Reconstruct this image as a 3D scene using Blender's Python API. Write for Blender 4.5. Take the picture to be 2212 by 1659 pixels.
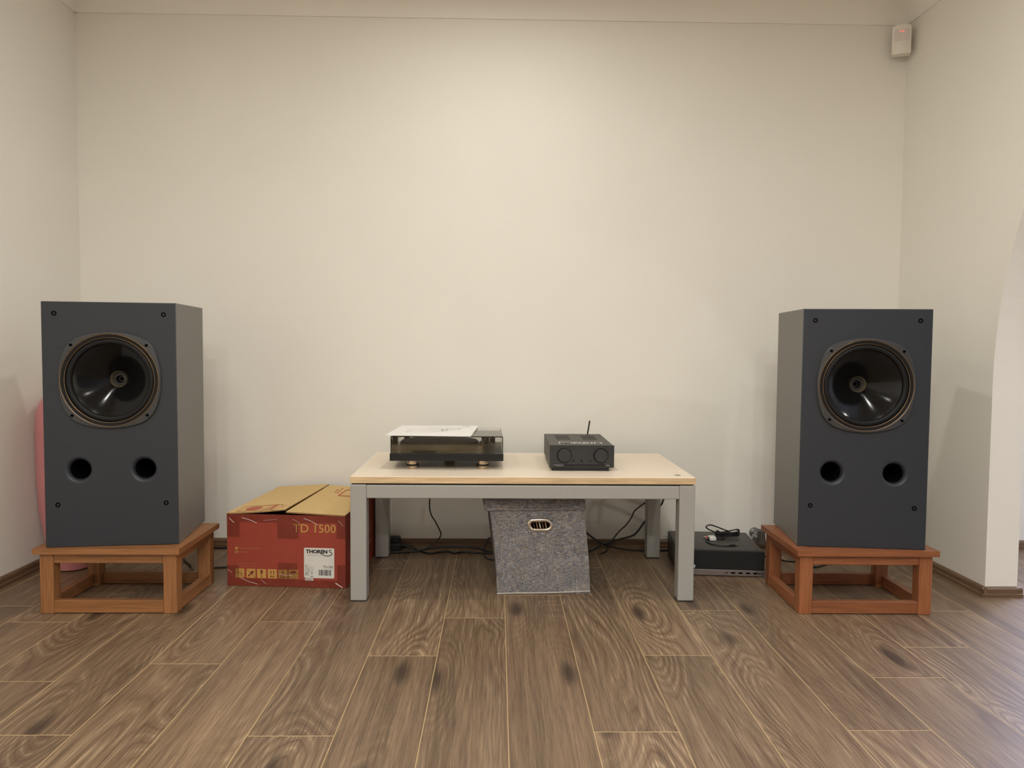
import bpy, bmesh, math, random
from mathutils import Vector, Matrix
random.seed(7)
for o in list(bpy.data.objects):
    bpy.data.objects.remove(o, do_unlink=True)
S = bpy.context.scene
C = S.collection

# ------------------------------------------------------------------ camera
F_PX, CAM_H, PITCH, YAW, ROLL = 1661.6, 0.867, 0.0494, -0.0188, 0.0080
cd = bpy.data.cameras.new('camera')
cd.sensor_fit = 'HORIZONTAL'; cd.sensor_width = 36.0
cd.lens = F_PX / 2212 * 36.0
cd.clip_start = 0.05
cam = bpy.data.objects.new('camera', cd); C.objects.link(cam)
f0 = Vector((-math.sin(YAW), math.cos(YAW), 0)); r0 = Vector((math.cos(YAW), math.sin(YAW), 0)); u0 = Vector((0, 0, 1))
fw = f0 * math.cos(PITCH) - u0 * math.sin(PITCH); up = u0 * math.cos(PITCH) + f0 * math.sin(PITCH)
rr = r0 * math.cos(ROLL) + up * math.sin(ROLL); uu = up * math.cos(ROLL) - r0 * math.sin(ROLL)
mw = Matrix(((rr.x, uu.x, -fw.x, 0), (rr.y, uu.y, -fw.y, 0), (rr.z, uu.z, -fw.z, CAM_H), (0, 0, 0, 1)))
cam.matrix_world = mw
S.camera = cam

# ------------------------------------------------------------------ world, lights, exposure
w = bpy.data.worlds.new('world'); S.world = w; w.use_nodes = True
w.node_tree.nodes['Background'].inputs[0].default_value = (0.55, 0.65, 0.8, 1)
w.node_tree.nodes['Background'].inputs[1].default_value = 0.15
S.view_settings.view_transform = 'Standard'
S.view_settings.look = 'None'
S.view_settings.gamma = 1.0
S.view_settings.use_curve_mapping = False
S.view_settings.exposure = 0.41
WARM = (1.0, 0.995, 0.955)
def downlight_or_fill(x, y, p, size=0.09):
    l = bpy.data.lights.new('downlight_or_fill', 'AREA'); l.shape = 'DISK'; l.size = size
    l.energy = p; l.color = WARM
    o = bpy.data.objects.new('downlight_or_fill', l); C.objects.link(o); o.location = (x, y, 2.312)
    return o
downlight_or_fill(0.02, 2.45, 5.4)
for sx in (-0.96, 0.96):
    downlight_or_fill(sx, 1.80, 3.0)
    downlight_or_fill(sx, 0.75, 4.0)
for x, y, p in ((-0.25, -0.30, 17), (0.25, -0.30, 17), (-0.4, -1.5, 22), (0.4, -1.5, 22), (0.0, -3.0, 16)):  # unseen fill lamps added behind the camera to even out the wall light
    downlight_or_fill(x, y, p, 0.14)
downlight_or_fill(3.0, 1.0, 10)

# ------------------------------------------------------------------ materials
def lin(c):
    return tuple(((v / 255) / 12.92 if v / 255 <= 0.04045 else ((v / 255 + 0.055) / 1.055) ** 2.4) for v in c) + (1.0,)
MATS = {}
def newmat(name):
    m = bpy.data.materials.new(name); m.use_nodes = True
    nt = m.node_tree; b = nt.nodes['Principled BSDF']
    return m, nt, b
def N(nt, t, **kw):
    n = nt.nodes.new(t)
    for k, v in kw.items():
        if k.startswith('_'):
            setattr(n, k[1:], v)
        else:
            n.inputs[k.replace('__', ' ')].default_value = v
    return n
def ramp(nt, pts, interp='LINEAR'):
    n = nt.nodes.new('ShaderNodeValToRGB'); cr = n.color_ramp; cr.interpolation = interp
    while len(cr.elements) < len(pts): cr.elements.new(0.5)
    for e, (p, c) in zip(cr.elements, pts):
        e.position = p; e.color = c if len(c) == 4 else tuple(c) + (1,)
    return n
def mixc(nt, a, b, fac, blend='MIX'):
    n = nt.nodes.new('ShaderNodeMix'); n.data_type = 'RGBA'; n.blend_type = blend
    for sock, v in ((n.inputs['Factor'], fac), (n.inputs['A'], a), (n.inputs['B'], b)):
        if hasattr(v, 'default_value') or hasattr(v, 'is_output'):
            nt.links.new(v, sock)
        else:
            sock.default_value = v
    return n.outputs['Result']
def math_(nt, op, a, b=None, c=None):
    n = nt.nodes.new('ShaderNodeMath'); n.operation = op
    for i, v in enumerate((a, b, c)):
        if v is None: continue
        if hasattr(v, 'is_output'): nt.links.new(v, n.inputs[i])
        else: n.inputs[i].default_value = v
    return n.outputs[0]
def mapped(nt, scale, coord='Object', loc=(0, 0, 0)):
    tc = nt.nodes.new('ShaderNodeTexCoord'); mp = nt.nodes.new('ShaderNodeMapping')
    mp.inputs['Scale'].default_value = scale; mp.inputs['Location'].default_value = loc
    nt.links.new(tc.outputs[coord], mp.inputs['Vector'])
    return mp.outputs['Vector']
def M(name, col, rough=0.5, metal=0.0, var=0.06, scale=40, bump=0.0, bscale=300, spec=0.5, emit=None, estr=0, coat=0.0):
    if name in MATS: return MATS[name]
    m, nt, b = newmat(name)
    v = mapped(nt, (1, 1, 1))
    no = N(nt, 'ShaderNodeTexNoise', Scale=scale, Detail=4.0); nt.links.new(v, no.inputs['Vector'])
    c = lin(col)
    lo = tuple(x * (1 - var) for x in c[:3]) + (1,); hi = tuple(min(1, x * (1 + var)) for x in c[:3]) + (1,)
    r = ramp(nt, [(0.3, lo), (0.7, hi)]); nt.links.new(no.outputs['Fac'], r.inputs['Fac'])
    nt.links.new(r.outputs['Color'], b.inputs['Base Color'])
    b.inputs['Roughness'].default_value = rough; b.inputs['Metallic'].default_value = metal
    b.inputs['Specular IOR Level'].default_value = spec
    b.inputs['Coat Weight'].default_value = coat
    if emit:
        b.inputs['Emission Color'].default_value = lin(emit); b.inputs['Emission Strength'].default_value = estr
    if bump:
        n2 = N(nt, 'ShaderNodeTexNoise', Scale=bscale, Detail=3.0); nt.links.new(v, n2.inputs['Vector'])
        bp = N(nt, 'ShaderNodeBump', Strength=bump, Distance=0.002); nt.links.new(n2.outputs['Fac'], bp.inputs['Height'])
        nt.links.new(bp.outputs['Normal'], b.inputs['Normal'])
    MATS[name] = m
    return m
def wood(name, col, axis, dark=0.72, light=1.18, rough=0.45, rings=1.0):
    """solid timber: grain runs along axis 0/1/2"""
    key = name + 'xyz'[axis]
    if key in MATS: return MATS[key]
    m, nt, b = newmat(key)
    sc = [26.0, 26.0, 26.0]; sc[axis] = 1.6
    sf = [260.0, 260.0, 260.0]; sf[axis] = 9.0
    oi = nt.nodes.new('ShaderNodeObjectInfo')
    def vec(s):
        v = mapped(nt, tuple(s))
        ad = nt.nodes.new('ShaderNodeVectorMath'); ad.operation = 'ADD'
        cmb = nt.nodes.new('ShaderNodeCombineXYZ')
        k = math_(nt, 'MULTIPLY', oi.outputs['Random'], 31.0)
        for i in range(3): nt.links.new(k, cmb.inputs[i])
        nt.links.new(v, ad.inputs[0]); nt.links.new(cmb.outputs[0], ad.inputs[1])
        return ad.outputs[0]
    n1 = N(nt, 'ShaderNodeTexNoise', Scale=1.0, Detail=3.0, Distortion=0.6); nt.links.new(vec(sc), n1.inputs['Vector'])
    n2 = N(nt, 'ShaderNodeTexNoise', Scale=1.0, Detail=4.0); nt.links.new(vec(sf), n2.inputs['Vector'])
    c = lin(col)[:3]
    r1 = ramp(nt, [(0.28, tuple(x * dark for x in c)), (0.5, c), (0.75, tuple(min(1, x * light) for x in c))])
    nt.links.new(n1.outputs['Fac'], r1.inputs['Fac'])
    r2 = ramp(nt, [(0.32, (0.70, 0.66, 0.62)), (0.62, (1.06, 1.05, 1.04))]); nt.links.new(n2.outputs['Fac'], r2.inputs['Fac'])
    out = mixc(nt, r1.outputs['Color'], r2.outputs['Color'], 0.8, 'MULTIPLY')
    val = math_(nt, 'MULTIPLY_ADD', oi.outputs['Random'], 0.24, 0.88)
    hs = nt.nodes.new('ShaderNodeHueSaturation'); nt.links.new(val, hs.inputs['Value']); nt.links.new(out, hs.inputs['Color'])
    nt.links.new(hs.outputs[0], b.inputs['Base Color'])
    b.inputs['Roughness'].default_value = rough
    bp = N(nt, 'ShaderNodeBump', Strength=0.12, Distance=0.001); nt.links.new(n2.outputs['Fac'], bp.inputs['Height'])
    nt.links.new(bp.outputs['Normal'], b.inputs['Normal'])
    MATS[key] = m
    return m
def floor_mat():
    m, nt, b = newmat('oak_laminate')
    oi = nt.nodes.new('ShaderNodeObjectInfo'); rnd = oi.outputs['Random']
    def vec(s):
        v = mapped(nt, s)
        cmb = nt.nodes.new('ShaderNodeCombineXYZ')
        nt.links.new(math_(nt, 'MULTIPLY', rnd, 41.0), cmb.inputs[0]); nt.links.new(math_(nt, 'MULTIPLY', rnd, 97.0), cmb.inputs[1])
        nt.links.new(math_(nt, 'MULTIPLY', rnd, 13.0), cmb.inputs[2])
        ad = nt.nodes.new('ShaderNodeVectorMath'); ad.operation = 'ADD'
        nt.links.new(v, ad.inputs[0]); nt.links.new(cmb.outputs[0], ad.inputs[1]); return ad.outputs[0]
    def noise(s, detail=2.0, dist=0.0, rough=0.5):
        n = N(nt, 'ShaderNodeTexNoise', Scale=1.0, Detail=detail, Distortion=dist, Roughness=rough)
        nt.links.new(vec(s), n.inputs['Vector']); return n.outputs['Fac']
    # knots
    vo = N(nt, 'ShaderNodeTexVoronoi', _voronoi_dimensions='2D', Scale=1.0, Randomness=1.0); nt.links.new(vec((4.4, 1.35, 1.0)), vo.inputs['Vector'])
    d = vo.outputs['Distance']
    kring = nt.nodes.new('ShaderNodeMapRange'); kring.interpolation_type = 'SMOOTHSTEP'
    for k, v in (('From Min', 0.0), ('From Max', 0.50), ('To Min', 1.0), ('To Max', 0.0)): kring.inputs[k].default_value = v
    nt.links.new(d, kring.inputs['Value'])
    sep = nt.nodes.new('ShaderNodeSeparateColor'); nt.links.new(vo.outputs['Color'], sep.inputs[0])
    ksel = math_(nt, 'MULTIPLY', math_(nt, 'GREATER_THAN', sep.outputs[0], 0.3), 0.82)
    # growth ring field
    low = noise((3.4, 0.42, 1.0), 1.5, 0.35)
    jit = noise((30.0, 2.2, 1.0), 2.0)
    mask = noise((5.0, 0.9, 1.0), 1.0)
    field = math_(nt, 'MULTIPLY_ADD', low, 22.0, math_(nt, 'MULTIPLY', kring.outputs[0], 5.0))
    field = math_(nt, 'MULTIPLY_ADD', jit, 0.8, field)
    ring = math_(nt, 'PINGPONG', field, 0.5)               # 0..0.5
    ring = math_(nt, 'MULTIPLY', ring, 2.0)
    # pores and fibres
    fine = noise((230.0, 7.0, 1.0), 3.0, 0.0, 0.65)
    fib = noise((70.0, 1.6, 1.0), 3.0, 0.2, 0.6)
    streak = noise((11.0, 0.7, 1.0), 2.0, 0.3)
    base = ramp(nt, [(0.22, lin((84, 67, 51))), (0.5, lin((125, 102, 79))), (0.78, lin((150, 126, 99)))])
    nt.links.new(math_(nt, 'MULTIPLY_ADD', streak, 0.55, math_(nt, 'MULTIPLY', fib, 0.45)), base.inputs['Fac'])
    # limed ring lines, broken up by the pores
    lr = ramp(nt, [(0.62, (0, 0, 0, 1)), (0.98, (1, 1, 1, 1))]); nt.links.new(ring, lr.inputs['Fac'])
    fm = ramp(nt, [(0.42, (0, 0, 0, 1)), (0.62, (1, 1, 1, 1))]); nt.links.new(fine, fm.inputs['Fac'])
    lines = math_(nt, 'MULTIPLY', lr.outputs['Color'], math_(nt, 'MULTIPLY_ADD', fm.outputs['Color'], 0.65, 0.2))
    c1 = mixc(nt, base.outputs['Color'], lin((174, 151, 121)), math_(nt, 'MULTIPLY', lines, math_(nt, 'MAXIMUM', math_(nt, 'MULTIPLY_ADD', mask, 2.2, -0.72), 0.08)))
    dk = ramp(nt, [(0.02, (1, 1, 1, 1)), (0.34, (0, 0, 0, 1))]); nt.links.new(ring, dk.inputs['Fac'])
    c2 = mixc(nt, c1, lin((88, 66, 47)), math_(nt, 'MULTIPLY', dk.outputs['Color'], math_(nt, 'MAXIMUM', math_(nt, 'MULTIPLY_ADD', mask, 1.7, -0.55), 0.06)))
    fr = ramp(nt, [(0.3, (0.52, 0.50, 0.48, 1)), (0.52, (1.0, 1.0, 1.0, 1)), (0.72, (1.34, 1.33, 1.30, 1))]); nt.links.new(fine, fr.inputs['Fac'])
    c3 = mixc(nt, c2, fr.outputs['Color'], 0.8, 'MULTIPLY')
    # dark knot hearts and stains
    kd = ramp(nt, [(0.0, (1, 1, 1, 1)), (0.045, (0.9, 0.9, 0.9, 1)), (0.13, (0, 0, 0, 1))])
    nt.links.new(math_(nt, 'MULTIPLY_ADD', math_(nt, 'SUBTRACT', jit, 0.5), 0.12, d), kd.inputs['Fac'])
    c4 = mixc(nt, c3, lin((50, 36, 28)), math_(nt, 'MULTIPLY', kd.outputs['Color'], ksel))
    stain = ramp(nt, [(0.62, (0, 0, 0, 1)), (0.76, (1, 1, 1, 1))]); nt.links.new(noise((6.0, 1.3, 1.0), 3.0, 0.8), stain.inputs['Fac'])
    c5 = mixc(nt, c4, lin((84, 62, 46)), math_(nt, 'MULTIPLY', stain.outputs['Color'], 0.5))
    hs = nt.nodes.new('ShaderNodeHueSaturation'); nt.links.new(c5, hs.inputs['Color'])
    nt.links.new(math_(nt, 'MULTIPLY_ADD', rnd, 0.22, 0.87), hs.inputs['Value'])
    nt.links.new(hs.outputs[0], b.inputs['Base Color'])
    b.inputs['Roughness'].default_value = 0.44
    b.inputs['Specular IOR Level'].default_value = 0.5
    bp = N(nt, 'ShaderNodeBump', Strength=0.22, Distance=0.001); nt.links.new(fine, bp.inputs['Height'])
    nt.links.new(bp.outputs['Normal'], b.inputs['Normal'])
    return m
def fabric_mat():
    m, nt, b = newmat('grey_weave')
    def noise(s, det=2.0):
        n = N(nt, 'ShaderNodeTexNoise', Scale=1.0, Detail=det); nt.links.new(mapped(nt, s), n.inputs['Vector']); return n.outputs['Fac']
    weft = noise((70, 70, 620), 3.0); warp = noise((620, 620, 60), 3.0); blot = noise((14, 14, 22), 3.0); tint = noise((40, 40, 160), 2.0)
    r1 = ramp(nt, [(0.30, lin((70, 68, 72))), (0.5, lin((127, 125, 125))), (0.70, lin((200, 193, 186)))])
    nt.links.new(math_(nt, 'MULTIPLY_ADD', weft, 0.62, math_(nt, 'MULTIPLY', warp, 0.38)), r1.inputs['Fac'])
    r2 = ramp(nt, [(0.35, lin((150, 160, 185))), (0.5, lin((200, 198, 196))), (0.65, lin((215, 188, 158)))])
    nt.links.new(tint, r2.inputs['Fac'])
    c = mixc(nt, r1.outputs['Color'], r2.outputs['Color'], 0.55, 'MULTIPLY')
    r3 = ramp(nt, [(0.3, (0.95, 0.95, 0.95, 1)), (0.7, (1.35, 1.35, 1.35, 1))]); nt.links.new(blot, r3.inputs['Fac'])
    c = mixc(nt, c, r3.outputs['Color'], 1.0, 'MULTIPLY')
    nt.links.new(c, b.inputs['Base Color']); b.inputs['Roughness'].default_value = 0.9
    b.inputs['Specular IOR Level'].default_value = 0.15
    bp = N(nt, 'ShaderNodeBump', Strength=0.4, Distance=0.001); nt.links.new(weft, bp.inputs['Height']); nt.links.new(bp.outputs['Normal'], b.inputs['Normal'])
    return m
def clear_mat(name, tint, refl_rough=0.02, ior=1.45, extra=0.0):
    """thin tinted clear plastic: transparent body, Fresnel gloss"""
    m = bpy.data.materials.new(name); m.use_nodes = True; nt = m.node_tree
    nt.nodes.remove(nt.nodes['Principled BSDF']); out = nt.nodes['Material Output']
    tr = nt.nodes.new('ShaderNodeBsdfTransparent'); tr.inputs[0].default_value = tuple(tint) + (1,)
    gl = nt.nodes.new('ShaderNodeBsdfGlossy'); gl.inputs['Roughness'].default_value = refl_rough; gl.inputs[0].default_value = (0.95, 0.95, 0.95, 1)
    no = N(nt, 'ShaderNodeTexNoise', Scale=60.0, Detail=2.0)
    rr_ = ramp(nt, [(0.3, (refl_rough, ) * 3), (0.7, (refl_rough * 1.6, ) * 3)]); nt.links.new(no.outputs['Fac'], rr_.inputs['Fac'])
    nt.links.new(rr_.outputs['Color'], gl.inputs['Roughness'])
    fr = nt.nodes.new('ShaderNodeFresnel'); fr.inputs['IOR'].default_value = ior
    fac = math_(nt, 'ADD', fr.outputs[0], extra)
    mx = nt.nodes.new('ShaderNodeMixShader'); nt.links.new(fac, mx.inputs[0])
    nt.links.new(tr.outputs[0], mx.inputs[1]); nt.links.new(gl.outputs[0], mx.inputs[2]); nt.links.new(mx.outputs[0], out.inputs[0])
    return m
def tape_mat():
    m, nt, b = newmat('clear_tape')
    b.inputs['Base Color'].default_value = lin((92, 40, 34)); b.inputs['Roughness'].default_value = 0.16
    b.inputs['Alpha'].default_value = 0.16
    n = N(nt, 'ShaderNodeTexNoise', Scale=38.0, Detail=3.0, Distortion=1.5); nt.links.new(mapped(nt, (1, 1, 1)), n.inputs['Vector'])
    r = ramp(nt, [(0.4, lin((84, 32, 26))), (0.62, lin((118, 58, 48)))]); nt.links.new(n.outputs['Fac'], r.inputs['Fac']); nt.links.new(r.outputs['Color'], b.inputs['Base Color'])
    bp = N(nt, 'ShaderNodeBump', Strength=0.7, Distance=0.004); nt.links.new(n.outputs['Fac'], bp.inputs['Height']); nt.links.new(bp.outputs['Normal'], b.inputs['Normal'])
    return m

PAINT = M('wall_paint', (235, 231, 221), 0.62, var=0.012, scale=3, bump=0.06, bscale=260, spec=0.3)
CEIL = M('ceiling_paint', (240, 236, 228), 0.7, var=0.012, scale=3, spec=0.2)
CORN = M('cornice_paint', (240, 236, 228), 0.6, var=0.012, scale=3, spec=0.25)
SKIRT = wood('skirting_wood', (118, 92, 68), 0, rough=0.4)
SKIRTY = wood('skirting_wood', (118, 92, 68), 1, rough=0.4)
OAK = floor_mat()
JOINT = M('joint_bevel', (192, 165, 120), 0.6)
FAB = fabric_mat()

# ------------------------------------------------------------------ mesh helpers
def empty(name, loc=(0, 0, 0), rz=0.0, label=None, cat=None, group=None):
    o = bpy.data.objects.new(name, None); C.objects.link(o); o.location = loc; o.rotation_euler = (0, 0, rz)
    o.empty_display_size = 0.05
    if label: tag(o, label, cat, group)
    return o
def tag(o, label, cat, group=None):
    o['label'] = label; o['category'] = cat
    if group: o['group'] = group
    return o
def mk(name, bm, mat, parent=None, loc=(0, 0, 0), rot=(0, 0, 0), smooth=None, normals=True, label=None):
    if normals: bmesh.ops.recalc_face_normals(bm, faces=bm.faces[:])
    me = bpy.data.meshes.new(name); bm.to_mesh(me); bm.free()
    mats = mat if isinstance(mat, (list, tuple)) else [mat]
    for q in mats: me.materials.append(q)
    if smooth is not None:
        for p in me.polygons: p.use_smooth = True
        me.set_sharp_from_angle(angle=math.radians(smooth))
    o = bpy.data.objects.new(name, me); C.objects.link(o)
    if parent: o.parent = parent
    o.location = loc; o.rotation_euler = rot
    if label: o['label'] = label
    return o
def struct(o):
    o['kind'] = 'structure'; return o
def BM(): return bmesh.new()
def box(bm, x0, x1, y0, y1, z0, z1, bev=0.0, seg=2, mi=0):
    t = bmesh.new()
    vs = [t.verts.new((x, y, z)) for z in (z0, z1) for y in (y0, y1) for x in (x0, x1)]
    for f in ((0, 2, 3, 1), (4, 5, 7, 6), (0, 1, 5, 4), (2, 6, 7, 3), (0, 4, 6, 2), (1, 3, 7, 5)):
        t.faces.new([vs[i] for i in f])
    if bev: bmesh.ops.bevel(t, geom=t.edges[:], offset=bev, segments=seg, profile=0.5, affect='EDGES')
    for f in t.faces: f.material_index = mi
    join(bm, t); return bm
def join(bm, t, mtx=None):
    if mtx is not None: bmesh.ops.transform(t, matrix=mtx, verts=t.verts[:])
    me = bpy.data.meshes.new('tmp'); t.to_mesh(me); t.free(); bm.from_mesh(me); bpy.data.meshes.remove(me)
def prism(bm, poly, axis, a, b):
    """extrude a 2-D outline along axis from a to b; outline coords are the two other axes in order"""
    def P(p, h):
        q = list(p); q.insert(axis, h); return q
    A = [bm.verts.new(P(p, a)) for p in poly]; B = [bm.verts.new(P(p, b)) for p in poly]
    bm.faces.new(A); bm.faces.new(B[::-1])
    n = len(poly)
    for i in range(n): bm.faces.new((A[i], B[i], B[(i + 1) % n], A[(i + 1) % n]))
    return bm
def lathe(bm, prof, seg=32, mtx=Matrix(), cap=(False, False), closed=False):
    rings = []
    for r, h in prof:
        if r < 1e-6: rings.append([bm.verts.new(mtx @ Vector((0, 0, h)))])
        else: rings.append([bm.verts.new(mtx @ Vector((r * math.cos(2 * math.pi * i / seg), r * math.sin(2 * math.pi * i / seg), h))) for i in range(seg)])
    pairs = list(zip(rings, rings[1:]))
    if closed: pairs.append((rings[-1], rings[0]))
    for A, B in pairs:
        for i in range(seg):
            j = (i + 1) % seg
            if len(A) == 1 and len(B) == 1: break
            if len(A) == 1: bm.faces.new((A[0], B[i], B[j]))
            elif len(B) == 1: bm.faces.new((A[i], A[j], B[0]))
            else: bm.faces.new((A[i], A[j], B[j], B[i]))
    if cap[0] and len(rings[0]) > 1: bm.faces.new(rings[0])
    if cap[1] and len(rings[-1]) > 1: bm.faces.new(rings[-1][::-1])
    return bm
def spline(pts, n=8):
    P = [Vector(p) for p in pts]; out = []
    Q = [P[0] * 2 - P[1]] + P + [P[-1] * 2 - P[-2]]
    for i in range(1, len(Q) - 2):
        a, b, c, d = Q[i - 1], Q[i], Q[i + 1], Q[i + 2]
        for k in range(n):
            t = k / n
            out.append(0.5 * ((2 * b) + (c - a) * t + (2 * a - 5 * b + 4 * c - d) * t * t + (3 * b - a - 3 * c + d) * t ** 3))
    out.append(P[-1]); return out
def tube(bm, pts, r, seg=8, smooth=8, flat=1.0):
    P = spline(pts, smooth) if smooth else [Vector(p) for p in pts]
    rings = []; prev = None
    for i, p in enumerate(P):
        t = (P[min(i + 1, len(P) - 1)] - P[max(i - 1, 0)])
        if t.length < 1e-9: t = Vector((0, 0, 1))
        t.normalize()
        if prev is None:
            a = t.cross(Vector((0, 0, 1)))
            if a.length < 1e-3: a = t.cross(Vector((0, 1, 0)))
        else: a = prev - t * prev.dot(t)
        a.normalize(); prev = a; b = t.cross(a)
        rings.append([bm.verts.new(p + r * (a * math.cos(2 * math.pi * k / seg) + flat * b * math.sin(2 * math.pi * k / seg))) for k in range(seg)])
    for A, B in zip(rings, rings[1:]):
        for k in range(seg): bm.faces.new((A[k], A[(k + 1) % seg], B[(k + 1) % seg], B[k]))
    bm.faces.new(rings[0]); bm.faces.new(rings[-1][::-1]); return bm
def rrect(x0, x1, z0, z1, r, n=5):
    pts = []
    for cx, cz, a0 in ((x1 - r, z1 - r, 0), (x0 + r, z1 - r, 90), (x0 + r, z0 + r, 180), (x1 - r, z0 + r, 270)):
        for k in range(n + 1):
            a = math.radians(a0 + 90 * k / n); pts.append((cx + r * math.cos(a), cz + r * math.sin(a)))
    return pts
def flat(bm, poly, fn):
    bm.faces.new([bm.verts.new(fn(*p)) for p in poly]); return bm
def ribbon(bm, pts, wd, fn):
    """flat stroke of width wd through 2-D points, mapped to 3-D by fn"""
    P = [Vector(p) for p in pts]; L = []; R = []
    for i, p in enumerate(P):
        t = (P[min(i + 1, len(P) - 1)] - P[max(i - 1, 0)]).normalized(); n = Vector((-t.y, t.x)) * wd / 2
        L.append(bm.verts.new(fn(*(p + n)))); R.append(bm.verts.new(fn(*(p - n))))
    for i in range(len(P) - 1): bm.faces.new((L[i], L[i + 1], R[i + 1], R[i]))
    return bm
def text_bm(body, x0, x1, z0, z1, fn, bold=0.0, spacing=1.0):
    cu = bpy.data.curves.new('t', 'FONT'); cu.body = body; cu.size = 1.0; cu.offset = bold; cu.resolution_u = 3; cu.space_character = spacing
    o = bpy.data.objects.new('t', cu); C.objects.link(o)
    dg = bpy.context.evaluated_depsgraph_get(); dg.update()
    me = bpy.data.meshes.new_from_object(o.evaluated_get(dg)); bpy.data.objects.remove(o); bpy.data.curves.remove(cu)
    xs = [v.co.x for v in me.vertices]; ys = [v.co.y for v in me.vertices]
    ax, bx, ay, by = min(xs), max(xs), min(ys), max(ys)
    for v in me.vertices:
        v.co = Vector(fn(x0 + (v.co.x - ax) / (bx - ax) * (x1 - x0), z0 + (v.co.y - ay) / (by - ay) * (z1 - z0)))
    bm = bmesh.new(); bm.from_mesh(me); bpy.data.meshes.remove(me); return bm
def arc(cx, cy, r, a0, a1, n=12, ry=None):
    ry = ry or r
    return [(cx + r * math.cos(math.radians(a0 + (a1 - a0) * i / n)), cy + ry * math.sin(math.radians(a0 + (a1 - a0) * i / n))) for i in range(n + 1)]
def copy_tree(o, parent=None):
    c = o.copy(); C.objects.link(c); c.parent = parent
    for ch in list(o.children): copy_tree(ch, c)
    return c

# ------------------------------------------------------------------ the room
D, XL, XR, ZC, ZT = 3.2846, -1.7568, 1.7183, 2.2284, 2.322
TH = 0.1145; YB = -5.2; XO = 4.6
bm = box(BM(), XL - 0.1, XO + 0.1, YB - 0.1, D + 0.1, -0.06, -0.0012)
floor = struct(mk('floor', bm, JOINT))
PW, PL, X0 = 0.193, 1.286, 0.2224
JY = {-9: 2.372, -8: 1.95, -7: 1.678, -6: 2.059, -5: 2.379, -4: 1.672, -3: 2.113, -2: 2.414, -1: 2.640, 0: 1.688, 1: 2.117,
      2: 2.486, 3: 1.693, 4: 1.972, 5: 2.178, 6: 2.485, 7: 1.75}
GAP = 0.0004
full = None
def plank_mesh(wd, ln):
    """board with a pale micro-bevel round its top edge"""
    b = BM(); c = 0.0009; dz = 0.00035
    R = [[b.verts.new((x, y, z)) for x, y in ((i, i), (wd - i, i), (wd - i, ln - i), (i, ln - i))] for i, z in ((0, -0.006), (0, -dz), (c, 0.0))]
    b.faces.new(R[2]); b.faces.new(R[0][::-1])
    for k in range(2):
        for i in range(4):
            f = b.faces.new((R[k][i], R[k][(i + 1) % 4], R[k + 1][(i + 1) % 4], R[k + 1][i])); f.material_index = 1
    bmesh.ops.recalc_face_normals(b, faces=b.faces[:])
    me = bpy.data.meshes.new('plank'); b.to_mesh(me); b.free(); me.materials.append(OAK); me.materials.append(JOINT); return me
fullm = plank_mesh(PW - GAP, PL - GAP)
k0 = math.floor((XL - X0) / PW); k1 = math.ceil((XO - 1.6 - X0) / PW)
for k in range(k0, k1):
    xa = max(X0 + k * PW, XL + 0.001); xb = X0 + (k + 1) * PW
    if xb - xa < 0.01: continue
    jy = JY.get(k, 1.70 + 0.41 * (k % 3))
    y = jy - math.ceil((jy - 0.0) / PL) * PL
    while y < D - 0.002:
        ya = y + GAP / 2; yb = min(y + PL - GAP / 2, D - 0.001)
        fullsize = abs((yb - ya) - (PL - GAP)) < 1e-4 and abs((xb - xa) - PW) < 1e-4
        me = fullm if fullsize else plank_mesh(xb - xa - GAP, yb - ya)
        o = bpy.data.objects.new('plank', me); C.objects.link(o); o.parent = floor; o.location = (xa + GAP / 2, ya, 0.0)
        y += PL
# rest of the floor behind the camera and in the far part of the next room
bm = box(BM(), XL, XO, YB, -1.29, -0.006, 0.0); mk('floorboards', bm, OAK, floor)['kind'] = 'stuff'
bm = box(BM(), X0 + k1 * PW, XO, -1.29, D, -0.006, 0.0); mk('floorboards', bm, OAK, floor)['kind'] = 'stuff'

struct(mk('ceiling', box(BM(), XL - 0.1, XO + 0.1, YB - 0.1, D + 0.1, ZT, ZT + 0.06), CEIL))
struct(mk('wall_left', box(BM(), XL - 0.1, XL, YB, D, 0, ZT), PAINT))
struct(mk('wall_front', box(BM(), XL - 0.1, XO + 0.1, YB - 0.1, YB, 0, ZT), PAINT))
# back wall with a window opening in the adjoining room
WX0, WX1, WZ0, WZ1 = 2.44, 4.30, 0.25, 2.05
bm = BM()
box(bm, XL - 0.1, WX0, D, D + 0.1, 0, ZT); box(bm, WX1, XO + 0.1, D, D + 0.1, 0, ZT)
box(bm, WX0, WX1, D, D + 0.1, 0, WZ0); box(bm, WX0, WX1, D, D + 0.1, WZ1, ZT)
struct(mk('wall_back', bm, PAINT))
struct(mk('wall_outer', box(BM(), XO, XO + 0.1, YB, D, 0, ZT), PAINT))
# right wall: partition with a round arch
AY1, AR, AZ = 2.635, 1.42, 0.75
poly = [(YB, 0), (YB, ZT), (D, ZT), (D, 0), (AY1, 0)]
poly += [(AY1 - AR + AR * math.cos(math.radians(a)), AZ + AR * math.sin(math.radians(a))) for a in range(0, 181, 3)]
poly += [(AY1 - 2 * AR, 0)]
struct(mk('wall_right', prism(BM(), poly, 0, XR, XR + TH), PAINT))
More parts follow.
